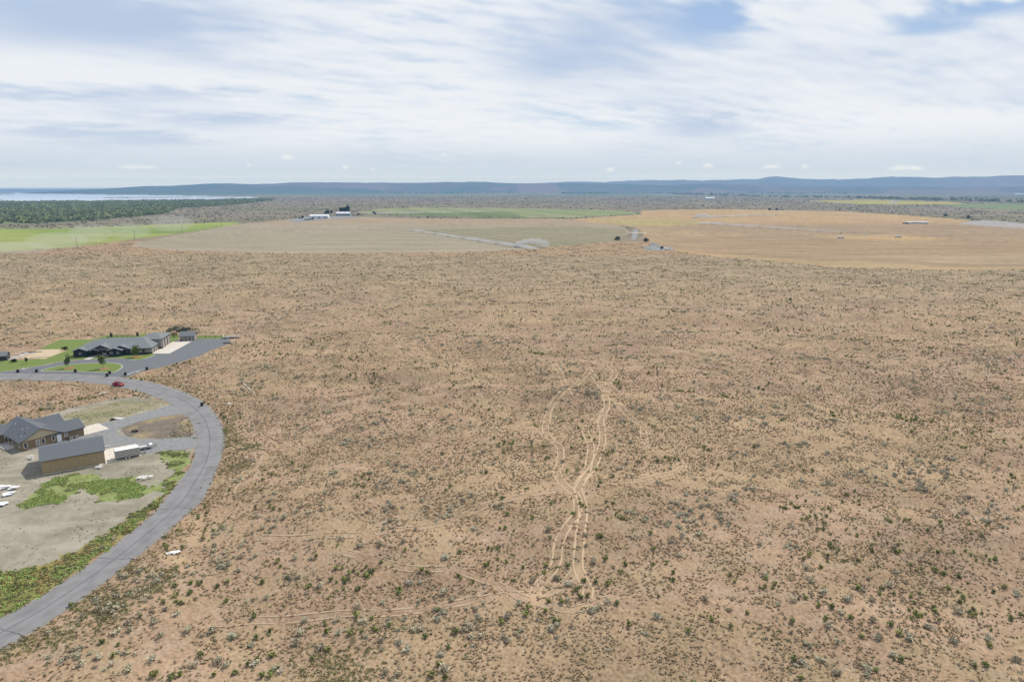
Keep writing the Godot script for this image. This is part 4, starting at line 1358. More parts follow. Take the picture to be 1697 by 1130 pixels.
	tracks = [
		smooth_line([Vector2(31.2, -219.2), Vector2(29.9, -229.8), Vector2(29.2, -239.7), Vector2(28.2, -247.6), Vector2(24.9, -253.2)], 1.5),
		smooth_line([Vector2(31.6, -219.2), Vector2(33.5, -228.2), Vector2(37.3, -238.8), Vector2(37.9, -244.9), Vector2(36.3, -254.1)], 1.5),
		smooth_line([Vector2(27.5, -240.5), Vector2(23.7, -230.6), Vector2(20.5, -221.4), Vector2(21, -215.7)], 1.5),
		smooth_line([Vector2(31, -216.4), Vector2(30.2, -206.9), Vector2(27.8, -199.4), Vector2(26.6, -193.5), Vector2(26, -184.7), Vector2(24.7, -176.6), Vector2(22.2, -166.6), Vector2(19.1, -156.7), Vector2(15.7, -146.5)] + [Vector2(15, -143.4), Vector2(15.2, -135.8), Vector2(14.7, -130), Vector2(13.6, -124.2), Vector2(12.7, -117.8), Vector2(12.2, -113.3), Vector2(12.6, -110.4), Vector2(13.4, -106.7), Vector2(12.8, -104.1)], 1.5),
		smooth_line([Vector2(29.2, -204.3), Vector2(25.6, -197.6), Vector2(21.6, -189), Vector2(21.3, -184.7), Vector2(21.5, -176.6), Vector2(20.8, -169.2), Vector2(19.2, -160.7), Vector2(17.4, -152.9), Vector2(15.3, -147.1)], 1.5),
		smooth_line([Vector2(16.3, -258), Vector2(17.4, -244.9), Vector2(18.2, -229.8), Vector2(18.5, -222.2), Vector2(12.6, -209.5), Vector2(10.2, -193.5), Vector2(9.7, -186.8), Vector2(10.9, -179.6), Vector2(12.8, -172.8), Vector2(12.2, -162.3), Vector2(10.9, -155.9), Vector2(11.6, -149.3), Vector2(13.3, -144.4)] + [Vector2(14.3, -138.9), Vector2(13.6, -131.7), Vector2(11.3, -126.8), Vector2(9.1, -120.7), Vector2(8.5, -116), Vector2(7.4, -112.9), Vector2(4.4, -107.9), Vector2(3.9, -105.6)], 1.5),
		smooth_line([Vector2(34, -209.5), Vector2(35, -203.1), Vector2(37, -195.8), Vector2(38.2, -189), Vector2(36.9, -180.6), Vector2(37.1, -174.7), Vector2(39.4, -169.2), Vector2(42.6, -165.7), Vector2(43.2, -161.5), Vector2(40.9, -158.3), Vector2(34.6, -154), Vector2(29.4, -150.7), Vector2(22.3, -147.8)], 1.5),
		smooth_line([Vector2(11.8, -112.5), Vector2(10.1, -109.8), Vector2(7.3, -106.7), Vector2(4.3, -105.6), Vector2(1.5, -105.6)] + [Vector2(-9, -103), Vector2(-19.3, -99.8), Vector2(-26.4, -99.5), Vector2(-32.9, -99.1), Vector2(-38.6, -98.6), Vector2(-43.8, -98.1), Vector2(-47.9, -97.5)], 1.5),
		smooth_line([Vector2(-31.8, -118.4), Vector2(-25.7, -116), Vector2(-20.3, -113.7), Vector2(-14.1, -112.8), Vector2(-9.7, -112.1)] + [Vector2(-1.7, -107.5), Vector2(1.4, -104.8), Vector2(4.3, -103.5), Vector2(9.9, -101.3), Vector2(12.6, -102.2), Vector2(16.7, -104.1)], 1.5),
		smooth_line([Vector2(-63.9, -140.2), Vector2(-65.1, -151.1), Vector2(-64.9, -156.4), Vector2(-64.6, -162), Vector2(-68.6, -174.3), Vector2(-73.2, -180.2), Vector2(-78.5, -186.4), Vector2(-80.9, -194.2), Vector2(-81.9, -201.3), Vector2(-84.5, -205.1)], 1.5),
		smooth_line([Vector2(-90.9, -237.3), Vector2(-84.4, -244.5), Vector2(-73.9, -245.9), Vector2(-63.8, -245.9), Vector2(-52.4, -246.3)], 1.5),
		smooth_line([Vector2(-53.7, -228.4), Vector2(-44.8, -230.7), Vector2(-38.3, -235.6), Vector2(-33.3, -242.7)], 1.5),
		smooth_line([Vector2(21.3, -147.6), Vector2(15.5, -146.3), Vector2(7.1, -143.4), Vector2(1.6, -141.6), Vector2(-6.4, -137.2), Vector2(-13.6, -130), Vector2(-20.6, -126.5), Vector2(-30, -124.5), Vector2(-42, -124.5), Vector2(-50.8, -125.5)], 1.5)]
	grass_patches = []
	for q in [Vector2(-25.2, -85.7)]:
		grass_patches.append(Vector3(q.x, q.y, 7.0))
	for q in [Vector2(-76.3, -177.2), Vector2(-69, -160.3), Vector2(-70, -173.4), Vector2(-82.1, -185.3)]:
		grass_patches.append(Vector3(q.x, q.y, 4.0))
	for q in [Vector2(-70.9, -102.6), Vector2(-66.4, -101), Vector2(-70.6, -93.9), Vector2(-62.4, -107.4), Vector2(-66.4, -99.5), Vector2(-75.3, -91.8), Vector2(-66.3, -102.6), Vector2(-63.4, -112.1), Vector2(-70.5, -113)]:
		grass_patches.append(Vector3(q.x, q.y, 4.0))
	placed_green = [Vector2(-37.3, -117.5), Vector2(-44.2, -116.2), Vector2(-43.2, -114.8), Vector2(-32.4, -113), Vector2(-26.8, -113.4), Vector2(-25.5, -111.9), Vector2(-25.9, -110.3), Vector2(-16.5, -112.5), Vector2(-30.3, -109.9), Vector2(-29.5, -108.6), Vector2(-36, -107.4), Vector2(-40.5, -110.8), Vector2(-45, -109.9), Vector2(-19.6, -105.4), Vector2(-25.3, -98.4), Vector2(-22.6, -97.7), Vector2(-29.1, -94.7), Vector2(-25.3, -93.8), Vector2(-38.4, -95.7), Vector2(-27.8, -90.2), Vector2(-36.1, -89.6), Vector2(-39, -87.8), Vector2(-38, -88.9), Vector2(-34.7, -85.1), Vector2(-35.8, -84.9), Vector2(-13.4, -93.8), Vector2(-9.6, -91.4), Vector2(-8.9, -95.2), Vector2(-19.5, -96), Vector2(-12.4, -100.9), Vector2(-11.7, -85), Vector2(-9.6, -84.6), Vector2(-42.2, -98.9)]
	placed_green += [Vector2(44.8, -96.4), Vector2(54.4, -97.1), Vector2(50.2, -97), Vector2(52.6, -99.9), Vector2(60, -105.9), Vector2(60.1, -93.3), Vector2(60, -95.7), Vector2(64.8, -98.2), Vector2(66.8, -100.3), Vector2(70.8, -101.7), Vector2(54.2, -92.9), Vector2(84, -99.9), Vector2(81.7, -99.2), Vector2(41, -83.9), Vector2(41.5, -87.7), Vector2(57.1, -87.3), Vector2(52.4, -85.2), Vector2(67.7, -86.7), Vector2(69.6, -87.3), Vector2(54.3, -115.2), Vector2(56.6, -112.7), Vector2(78.3, -113.5), Vector2(91.7, -117.4), Vector2(87.2, -108.2), Vector2(84.4, -107.1)]
	placed_green += [Vector2(6.3, -114.2), Vector2(10.3, -113.8), Vector2(17.5, -115.5), Vector2(20.9, -114.2), Vector2(27.2, -119.5), Vector2(14.9, -108.7), Vector2(11.3, -106.6), Vector2(6.2, -103.5), Vector2(2.7, -101.9), Vector2(2.2, -100.1), Vector2(5.6, -101), Vector2(-1.7, -98), Vector2(7, -98.5), Vector2(7.7, -98.2), Vector2(18.9, -97), Vector2(13.1, -104.8), Vector2(11.8, -104.4), Vector2(16.9, -108.3), Vector2(19.7, -111.6), Vector2(-1.2, -132.9), Vector2(4.3, -130.6), Vector2(-1.5, -126.8), Vector2(17.6, -122.7), Vector2(16.9, -122.4), Vector2(28.8, -114.7), Vector2(26.2, -114.4), Vector2(32, -97.4), Vector2(17.6, -102.2), Vector2(8.4, -103.1)]
	placed_green += [Vector2(-60.3, -91.8), Vector2(-58.9, -102.6), Vector2(-56.1, -102.6), Vector2(-60.5, -98.6), Vector2(-57.4, -109.4), Vector2(-55.8, -109.4), Vector2(-52.6, -109.1), Vector2(-51.3, -110.6), Vector2(-48.7, -103.6), Vector2(-56.1, -106.3), Vector2(-57.9, -104.9), Vector2(-63, -92.2), Vector2(-59.6, -88.9), Vector2(-51.2, -84.4), Vector2(-46.7, -89.5), Vector2(-43, -85.5), Vector2(-40.2, -85.7), Vector2(-47.7, -85.2), Vector2(-48.6, -84.4)]
	placed_green += [Vector2(-99.7, -211.2), Vector2(-98.1, -210.4), Vector2(-89.2, -199.2), Vector2(-87.1, -196.5), Vector2(-84.5, -192.4), Vector2(-82.4, -186), Vector2(-82.4, -197.1), Vector2(-89.2, -208.1), Vector2(-137.8, -241.1), Vector2(-134.5, -238.5), Vector2(-131.2, -246.6), Vector2(-126.9, -243.5), Vector2(-116.6, -229.9), Vector2(-116.8, -235.5)]
	placed_sage = [Vector2(-33.2, -95), Vector2(-29.1, -90.4), Vector2(-33.5, -92.4), Vector2(-15.6, -95), Vector2(-14.5, -95.3), Vector2(-34.7, -86.7), Vector2(-33.6, -86), Vector2(-38.1, -87.7), Vector2(-12.2, -98.1), Vector2(-16, -90.4), Vector2(-10.6, -89.5), Vector2(-24.1, -96.8), Vector2(-28.3, -97.7), Vector2(-29.4, -120.1), Vector2(-25.8, -120.1), Vector2(-40.9, -117.2), Vector2(-42.1, -104.2), Vector2(-25.9, -101.1), Vector2(-33.5, -98.2), Vector2(-33.4, -107.4), Vector2(-12.7, -116), Vector2(-18.4, -108.6), Vector2(-11.9, -105.6), Vector2(-27.3, -94.2), Vector2(-9.7, -86.1), Vector2(-40.2, -92.4), Vector2(-21.7, -102.3)]
	placed_sage += [Vector2(57.7, -96.4), Vector2(50, -91.7), Vector2(53.5, -98.6), Vector2(52.3, -107.3), Vector2(47, -101.9), Vector2(53, -104.3), Vector2(66.3, -107.9), Vector2(70.1, -112), Vector2(53.8, -112.4), Vector2(49.7, -95.1), Vector2(51.2, -85.9), Vector2(56.5, -92.7), Vector2(56.8, -88.7), Vector2(68.5, -92.6), Vector2(74.8, -94.4), Vector2(87.6, -106), Vector2(74.4, -101.1), Vector2(46.5, -84.2), Vector2(75.7, -89.1), Vector2(60.8, -92.6), Vector2(56.5, -101.9), Vector2(66.5, -95.9), Vector2(42.7, -87.1)]
	placed_sage += [Vector2(14.9, -114.7), Vector2(10, -108.3), Vector2(13.3, -100.6), Vector2(14.5, -101.5), Vector2(37.1, -123.7), Vector2(34.8, -131.2), Vector2(23.7, -98.7), Vector2(8.1, -110.2), Vector2(3.6, -109.3), Vector2(1.2, -103), Vector2(-0.8, -99.6), Vector2(7.1, -125.2), Vector2(32, -117.4), Vector2(32.6, -103), Vector2(16.1, -102.8)]
	placed_sage += [Vector2(-60.7, -95.1), Vector2(-61.4, -96.9), Vector2(-57.7, -97.4), Vector2(-65.6, -90.5), Vector2(-62.3, -94.4), Vector2(-57.4, -100.3), Vector2(-55, -99.1), Vector2(-51.1, -95.3), Vector2(-47.6, -95.3), Vector2(-61.5, -88.7), Vector2(-62.8, -87.1), Vector2(-54.7, -93.9), Vector2(-53.2, -88.3), Vector2(-55.6, -85.7), Vector2(-43.8, -88.3), Vector2(-42, -87.3), Vector2(-46.9, -87.5), Vector2(-44, -94.4)]
	placed_sage += [Vector2(10.1, -265), Vector2(13.6, -264), Vector2(26.6, -245.8), Vector2(25.3, -216.4), Vector2(28.4, -217.8), Vector2(38.3, -205.6), Vector2(40.1, -204.3), Vector2(16.6, -213.6), Vector2(30.2, -179.6), Vector2(32.9, -176.6), Vector2(27.2, -171), Vector2(5.4, -163.1), Vector2(5.2, -177.6), Vector2(0.6, -178.6)]
	placed_sage += [Vector2(-131.7, -254.1), Vector2(-130.3, -263.3), Vector2(-133, -259.8)]

func make_materials() -> void:
	T.grain = noise_tex(3, 0.05, 4, 0.65, 1.2, 512)
	T.blotch = noise_tex(5, 0.008, 6, 0.90, 1.05, 512)
	T.streak = noise_tex(8, 0.03, 3, 0.75, 1.12, 256)
	M.leaf = vmat(0.85)
	M.leaf.backlight = Color(0.16, 0.18, 0.10)
	for k in 3:
		var m: StandardMaterial3D = M.leaf.duplicate()
		m.albedo_color = [Color(0.72, 0.74, 0.8), Color(1.0, 0.95, 0.85), Color(1.12, 1.12, 1.0)][k].linear_to_srgb()
		M["green_shrub_%d" % k] = m
		m = M.leaf.duplicate()
		m.albedo_color = [Color(0.75, 0.72, 0.70), Color(0.98, 1.0, 1.0), Color(1.1, 1.06, 1.0)][k].linear_to_srgb()
		M["sagebrush_%d" % k] = m
		m = M.leaf.duplicate()
		m.albedo_color = [Color(0.85, 0.76, 0.70), Color(0.9, 0.92, 0.92), Color(1.1, 1.05, 0.85)][k].linear_to_srgb()
		M["dry_brush_%d" % k] = m
	M.asphalt = mat(Color(0.192, 0.195, 0.203), 0.85, "blotch", 0.05)
	M.asphalt.vertex_color_use_as_albedo = true
	M.shoulder = mat(Color(0.25, 0.235, 0.215), 0.95, "grain", 0.4)
	M.tar = mat(Color(0.09, 0.09, 0.10), 0.7)
	M.drive = mat(Color(0.125, 0.137, 0.152), 0.9, "blotch", 0.16)
	M.gravel = mat(Color(0.20, 0.21, 0.215), 0.95, "blotch", 0.13)
	M.concrete = mat(Color(0.56, 0.53, 0.48), 0.85, "streak", 0.2)
	M.kerb = mat(Color(0.42, 0.41, 0.39), 0.85)
	M.lawn = mat(Color(0.125, 0.175, 0.045), 0.95, "blotch", 0.21)
	M.court = mat(Color(0.48, 0.39, 0.27), 0.95, "streak", 0.25)
	M.mulch = mat(Color(0.30, 0.165, 0.085), 0.95, "grain", 0.6)
	M.track = mat(Color(0.395, 0.300, 0.200), 0.95)
	M.track_faint = mat(Color(0.34, 0.26, 0.18), 0.95)
	M.tan_wall = mat(Color(0.235, 0.180, 0.112), 0.85, "streak", 0.6)
	M.tan_shop = mat(Color(0.36, 0.28, 0.165), 0.8, "streak", 0.3)
	M.tan_light = mat(Color(0.45, 0.39, 0.275), 0.85)
	M.trim_tan = mat(Color(0.42, 0.37, 0.28), 0.8)
	M.brick_brown = mat(Color(0.20, 0.12, 0.075), 0.9, "grain", 1.0)
	M.roof_dark = mat(Color(0.118, 0.132, 0.152), 0.9, "streak", 0.9)
	M.roof_grey = mat(Color(0.175, 0.196, 0.212), 0.9, "streak", 0.9)
	M.navy = mat(Color(0.020, 0.025, 0.034), 0.8)
	M.navy_grey = mat(Color(0.05, 0.052, 0.058), 0.85)
	M.stone_grey = mat(Color(0.32, 0.29, 0.265), 0.9, "grain", 0.8)
	M.grey_board = mat(Color(0.085, 0.085, 0.085), 0.85)
	M.garage = mat(Color(0.26, 0.24, 0.225), 0.8)
	M.dark_wood = mat(Color(0.06, 0.04, 0.03), 0.7)
	M.white = mat(Color(0.70, 0.70, 0.70), 0.6)
	M.door_white = mat(Color(0.72, 0.78, 0.84), 0.6)
	M.trailer = mat(Color(0.33, 0.32, 0.30), 0.55)
	M.glass = mat(Color(0.03, 0.035, 0.045), 0.12)
	M.glass.metallic_specular = 0.6
	M.pale_glass = mat(Color(0.22, 0.25, 0.26), 0.3)
	M.dark = mat(Color(0.035, 0.035, 0.038), 0.8)
	M.black = mat(Color(0.014, 0.015, 0.017), 0.75)
	M.red = mat(Color(0.27, 0.008, 0.02), 0.35)
	M.dark_red = mat(Color(0.2, 0.01, 0.01), 0.4)
	M.rubber = mat(Color(0.02, 0.02, 0.02), 0.9)
	M.metal_grey = mat(Color(0.28, 0.28, 0.28), 0.55)
	M.metal_light = mat(Color(0.55, 0.55, 0.55), 0.5)
	M.bench = mat(Color(0.45, 0.40, 0.45), 0.8)
	M.bark = mat(Color(0.12, 0.09, 0.065), 0.95)
	M.pole = mat(Color(0.13, 0.10, 0.08), 0.95)
	M.wood_pale = mat(Color(0.55, 0.48, 0.38), 0.9)
	M.rock = mat(Color(0.50, 0.49, 0.47), 0.9, "grain", 0.8)
	M.barn_white = mat(Color(0.62, 0.65, 0.68), 0.6)
	M.barn_roof = mat(Color(0.60, 0.63, 0.66), 0.5)
	M.barn_blue = mat(Color(0.20, 0.25, 0.30), 0.6)

func _ready() -> void:
	rng.seed = 20240611
	noise_set(n_hill, 11, 0.011, 3)
	noise_set(n_mid, 12, 0.045, 4)
	noise_set(n_fine, 13, 0.32, 4)
	noise_set(n_big, 14, 0.010, 4)
	noise_set(n_cloud, 15, 0.010, 5)
	noise_set(n_wisp, 16, 0.010, 5)
	n_cell.seed = 17
	n_cell.noise_type = FastNoiseLite.TYPE_CELLULAR
	n_cell.cellular_return_type = FastNoiseLite.RETURN_CELL_VALUE
	n_cell.cellular_distance_function = FastNoiseLite.DISTANCE_MANHATTAN
	n_cell.frequency = 0.0016

	# ------------------------------------------------ camera, sky, sun, exposure, haze
	var cam := Camera3D.new()
	cam.name = "camera"
	cam.position = Vector3(0, EYE, 0)
	cam.rotation = Vector3(-atan(253.0 / 1131.0), 0, 0)
	cam.fov = rad_to_deg(2.0 * atan(565.0 / 1131.0))
	cam.near = 0.5
	cam.far = 90000.0
	add_child(cam)
	var we := WorldEnvironment.new()
	we.name = "world_environment"
	var e := Environment.new()
	e.background_mode = Environment.BG_SKY
	e.sky = build_sky()
	e.tonemap_mode = Environment.TONE_MAPPER_LINEAR
	e.tonemap_exposure = 1.0
	e.sdfgi_enabled = true
	e.ssao_enabled = true
	e.ssil_enabled = true
	e.volumetric_fog_enabled = true
	e.volumetric_fog_density = 0.0
	e.fog_enabled = true
	e.fog_density = HAZE
	e.fog_light_color = Color(0.56, 0.77, 1.0)
	we.environment = e
	add_child(we)
	var sun := DirectionalLight3D.new()
	sun.name = "sun"
	sun.light_energy = 1.6
	sun.light_color = Color(1.0, 0.955, 0.89)
	sun.light_angular_distance = 0.6
	sun.shadow_enabled = true
	sun.rotation = Vector3(deg_to_rad(-50.0), deg_to_rad(180.0 - 38.0), 0)
	add_child(sun)

	# ------------------------------------------------ the land
	outlines()
	make_materials()
	build_land()
	var hill := func(pts: Array, dist: float) -> Array:
		var out := [Vector2(-2.0, 0)]
		for p in pts:
			out.append(Vector2((p.x - 848.5) / 1131.0 * 0.976, maxf(0.0, EYE + (312.0 - p.y) / 1131.0 * dist)))
		out.append(Vector2(2.0, out[-1].y))
		return out
	build_hills("hills", hill.call([Vector2(20, 318), Vector2(90, 315.5), Vector2(150, 313), Vector2(250, 308.5), Vector2(370, 304.5), Vector2(440, 305), Vector2(520, 302.5), Vector2(640, 303), Vector2(790, 301.5), Vector2(850, 303.5), Vector2(1000, 304.5), Vector2(1100, 306.5), Vector2(1170, 304.5), Vector2(1290, 307), Vector2(1350, 309), Vector2(1500, 309.5), Vector2(1697, 309)], 12300.0), 10050.0, 12300.0, 14000.0, 0.06, 0.75)
	build_hills("mountains", hill.call([Vector2(640, 315), Vector2(880, 304), Vector2(960, 302), Vector2(1040, 301), Vector2(1130, 298), Vector2(1180, 300), Vector2(1250, 297.5), Vector2(1285, 294), Vector2(1340, 298.5), Vector2(1480, 297), Vector2(1560, 298), Vector2(1640, 296), Vector2(1697, 295)], 15600.0), 14300.0, 15600.0, 16400.0, 0.10, 0.15)

	roads_and_yards()
	tan_house()
	shop_building()
	dark_house()
	yard_things()
	farms()
	lay_shrubs()
	far_trees()

func roads_and_yards() -> void:
	var n := road_in.size()
	var b := MB.new()
	var sh := MB.new()
	var mid := PackedVector2Array()
	for i in n:
		mid.append(road_in[i].lerp(road_out[i], 0.5))
	b.use_c = true
	for i in n - 1:
		for k in 6:
			var worn: float = [1.10, 0.98, 1.04, 1.0, 0.93, 1.0][k] * (1.0 + 0.12 * n_mid.get_noise_2d(mid[i].x * 0.9 + k * 7.0, mid[i].y * 0.9))
			b.col = Color(worn, worn, worn)
			var crown := [0.06, 0.09, 0.11, 0.12, 0.11, 0.09, 0.06]
			b.quad(v3(road_in[i].lerp(road_out[i], k / 6.0), crown[k]), v3(road_in[i].lerp(road_out[i], (k + 1) / 6.0), crown[k + 1]), v3(road_in[i + 1].lerp(road_out[i + 1], (k + 1) / 6.0), crown[k + 1]), v3(road_in[i + 1].lerp(road_out[i + 1], k / 6.0), crown[k]))
		var edge := 0.07 + 0.05 * n_mid.get_noise_2d(mid[i].x * 3.0, mid[i].y * 3.0)
		for s in [[-edge, 0.0], [1.0, 1.0 + edge]]:
			sh.quad(v3(road_in[i].lerp(road_out[i], s[0]), 0.045), v3(road_in[i].lerp(road_out[i], s[1]), 0.045), v3(road_in[i + 1].lerp(road_out[i + 1], s[1]), 0.045), v3(road_in[i + 1].lerp(road_out[i + 1], s[0]), 0.045))
	ground_piece("road", b.mesh(), M.asphalt)
	ground_piece("road_shoulder", sh.mesh(), M.shoulder)
	# tar seams: one along the middle, short ones across
	var seam := MB.new()
	for i in n - 1:
		var d := (mid[i + 1] - mid[i]).normalized()
		var s := Vector2(-d.y, d.x) * 0.085
		seam.quad(v3(mid[i] - s, 0.127), v3(mid[i] + s, 0.127), v3(mid[i + 1] + s, 0.127), v3(mid[i + 1] - s, 0.127))
	var g := RandomNumberGenerator.new()
	g.seed = 9
	var i := 3
	while i < n - 3:
		var f0 := 0.02 if g.randf() < 0.7 else 0.5
		var f1 := 0.98 if g.randf() < 0.7 else 0.5
		if f1 > f0:
			var prev := Vector2.ZERO
			for k in 9:
				var f := lerpf(f0, f1, k / 8.0)
				var p := road_in[i].lerp(road_out[i], f) + (mid[i + 1] - mid[i]) * g.randf_range(-0.15, 0.15)
				if k > 0:
					var y := 0.128
					var s := (mid[i + 1] - mid[i]).normalized() * 0.06
					seam.quad(v3(prev - s, y), v3(p - s, y), v3(p + s, y), v3(prev + s, y))
				prev = p
		i += g.randi_range(7, 13)
	ground_piece("road_seam", seam.mesh(), M.tar)

	# sandy ruts, two for each track
	for t in tracks.size():
		var line: PackedVector2Array = tracks[t]
		var rut := MB.new()
		for s in [-0.85, 0.85]:
			var off := PackedVector2Array()
			for k in line.size():
				var d := (line[mini(k + 1, line.size() - 1)] - line[maxi(k - 1, 0)]).normalized()
				off.append(line[k] + Vector2(-d.y, d.x) * s + Vector2(n_mid.get_noise_2d(line[k].x * 1.2, line[k].y * 1.2), 0) * 0.12)
			var w: float = [0.36, 0.34, 0.32, 0.40, 0.36, 0.34, 0.36, 0.36, 0.34, 0.34, 0.30, 0.30, 0.38][t]
			var r := ribbon(off, w, 0.065, 0.3)
			var keep := PackedVector3Array()
			for k in range(0, r.v.size(), 6):
				if n_fine.get_noise_2d(r.v[k].x * 0.35 + t * 9.0, r.v[k].z * 0.35) > (-2.0 if t in [3, 5, 6] else -0.45 if t < 7 else -0.35):
					keep.append_array(r.v.slice(k, k + 6))
			rut.v.append_array(keep)
		ground_piece("dirt_track", rut.mesh(), M.track if t < 7 else M.track_faint)

	# the dark house's drive, apron, lawns, kerbs
	ground_piece("driveway", sheet(polygon([Vector2(-203.5, -248.2), Vector2(-193.6, -249.2), Vector2(-191.7, -251), Vector2(-189.4, -253.1), Vector2(-187.6, -256.1), Vector2(-184.3, -259.3), Vector2(-181.2, -265), Vector2(-173.1, -268.4), Vector2(-166.8, -269.6), Vector2(-160.7, -270.1), Vector2(-156, -268.9), Vector2(-151.7, -267.3), Vector2(-149.5, -270.8), Vector2(-149.1, -276.9), Vector2(-152.2, -279.4), Vector2(-144.6, -279.9), Vector2(-144.8, -289.4), Vector2(-145.9, -302.9), Vector2(-146.1, -307.1), Vector2(-132, -309.3), Vector2(-128.5, -304.1), Vector2(-127.3, -296.3), Vector2(-129.6, -285.4), Vector2(-129.9, -275.2), Vector2(-133.7, -264.5), Vector2(-137.7, -255.7), Vector2(-140.2, -253.1), Vector2(-141.2, -247.8), Vector2(-142.3, -243), Vector2(-148.5, -243.8), Vector2(-157.1, -245.8), Vector2(-171.1, -247.8), Vector2(-187.2, -247.8)]), 0.066), M.drive)
	ground_piece("concrete_apron", sheet(polygon([Vector2(-152.1, -279.4), Vector2(-144.5, -279.5), Vector2(-145.8, -302.6), Vector2(-146, -306.8), Vector2(-153.8, -306.5), Vector2(-154.2, -298.9)]), 0.074), M.concrete)
	ground_piece("lawn", sheet(polygon([Vector2(-204.2, -249), Vector2(-194, -249.8), Vector2(-192.1, -251.6), Vector2(-189.8, -253.7), Vector2(-188, -256.7), Vector2(-184.7, -260), Vector2(-181.6, -265.6), Vector2(-173.5, -269.1), Vector2(-167.2, -270.3), Vector2(-161.1, -270.8), Vector2(-156.4, -269.6), Vector2(-152, -268), Vector2(-149.9, -271.5), Vector2(-149.5, -277.4), Vector2(-152.3, -279.9), Vector2(-154.7, -299.1), Vector2(-153.9, -306.8), Vector2(-158.1, -316.5), Vector2(-162.9, -317.1), Vector2(-176.8, -319.1), Vector2(-177.4, -315.2), Vector2(-192, -317.1), Vector2(-193.4, -307.1), Vector2(-208.1, -306.5), Vector2(-205, -287.8), Vector2(-191.6, -286.7), Vector2(-190.5, -270.3), Vector2(-203.1, -267.7), Vector2(-216.2, -264.5)]), 0.11), M.lawn)
	ground_piece("lawn", sheet(polygon([Vector2(-146.6, -307.7), Vector2(-149.7, -315.2), Vector2(-134.9, -316.5), Vector2(-132.6, -309.6)]), 0.10), M.lawn)
	var isl := smooth_line([Vector2(-179.5, -251), Vector2(-179.4, -254.6), Vector2(-177.3, -258.9), Vector2(-169.5, -262.7), Vector2(-160.9, -263.4), Vector2(-156.3, -262.2), Vector2(-152.5, -258.2), Vector2(-151.1, -254), Vector2(-151, -249), Vector2(-155.9, -249.2), Vector2(-165.3, -250.4), Vector2(-173.3, -251)], 1.5, true)
	ground_piece("lawn", sheet(isl, 0.13, 0.2), M.lawn)
	isl.append(isl[0])
	ground_piece("kerb", kerb(isl, 0.28, 0.15), M.kerb)
	ground_piece("kerb", kerb(smooth_line([Vector2(-196.6, -249), Vector2(-193.9, -249.6), Vector2(-192, -251.4), Vector2(-189.6, -253.5), Vector2(-187.9, -256.5), Vector2(-184.6, -259.8), Vector2(-181.5, -265.4), Vector2(-173.3, -268.9), Vector2(-167.1, -270.1), Vector2(-161, -270.6), Vector2(-156.3, -269.4), Vector2(-151.9, -267.7), Vector2(-149.7, -271.3), Vector2(-149.3, -277.2)], 2.0), 0.26, 0.16), M.kerb)
	ground_piece("kerb", kerb(smooth_line([Vector2(-143.9, -245), Vector2(-143.4, -249), Vector2(-141.9, -253.1), Vector2(-140.6, -253.7)], 2.0), 0.35, 0.16), M.kerb)
	ground_piece("kerb", kerb(polygon([Vector2(-145.9, -306.8), Vector2(-132, -309.3)]), 0.3, 0.13), M.kerb)
	ground_piece("sand_court", sheet(polygon([Vector2(-201.4, -271), Vector2(-205.2, -282.5), Vector2(-203.7, -286.9), Vector2(-194.5, -287.5), Vector2(-191.5, -286.4), Vector2(-190.4, -270.1)]), 0.105), M.court)
	ground_piece("path", sheet(polygon([Vector2(-174.2, -268.4), Vector2(-171.9, -268.9), Vector2(-172.4, -277.2), Vector2(-175.2, -277.4)]), 0.122), M.concrete)
	ground_piece("path", sheet(polygon([Vector2(-205.4, -268.4), Vector2(-202.6, -271), Vector2(-204, -276.4), Vector2(-205.6, -283), Vector2(-206.5, -283), Vector2(-205, -274.4), Vector2(-205.8, -271.5), Vector2(-207.3, -270.3)]), 0.112), M.kerb)
	var k := 0
	for q in [Vector2(-171.6, -255.4), Vector2(-157.6, -254.4), Vector2(-155, -273)]:
		var ring := PackedVector2Array()
		for a in 14:
			ring.append(q + Vector2(cos(TAU * a / 14), sin(TAU * a / 14)) * (2.0 + 0.25 * sin(a * 2.3)))
		var o := ground_piece("mulch_ring", sheet(ring, 0.17, 0.1), M.mulch)
		k += 1

	# the tan house's gravel loop and slabs
	ground_piece("gravel_drive", sheet(smooth_line([Vector2(-108.7, -209.9), Vector2(-112.5, -204.6), Vector2(-115.9, -199.5), Vector2(-119.2, -194), Vector2(-122.7, -190.8), Vector2(-118, -186.6), Vector2(-120.6, -181.7), Vector2(-124.2, -178.8), Vector2(-121.8, -173.2), Vector2(-108.3, -170), Vector2(-105.7, -171.1), Vector2(-97.6, -167.4), Vector2(-96.6, -168.2), Vector2(-91.9, -169.8), Vector2(-85, -173.2), Vector2(-88.6, -181), Vector2(-94.7, -179.6), Vector2(-100.7, -179), Vector2(-107.5, -180.8), Vector2(-113.1, -184.5), Vector2(-113.6, -188.8), Vector2(-112.1, -192.4), Vector2(-107.9, -197.4), Vector2(-102.2, -201.8)], 1.5, true), 0.052), M.gravel)
	ground_piece("concrete_apron", sheet(polygon([Vector2(-125.2, -188.9), Vector2(-122.8, -192.1), Vector2(-116.9, -187.5), Vector2(-120.7, -181.9)]), 0.066), M.concrete)
	ground_piece("concrete_apron", sheet(polygon([Vector2(-109, -171.3), Vector2(-102.7, -175.4), Vector2(-96.5, -166.7), Vector2(-102.9, -161.7)]), 0.066), M.concrete)

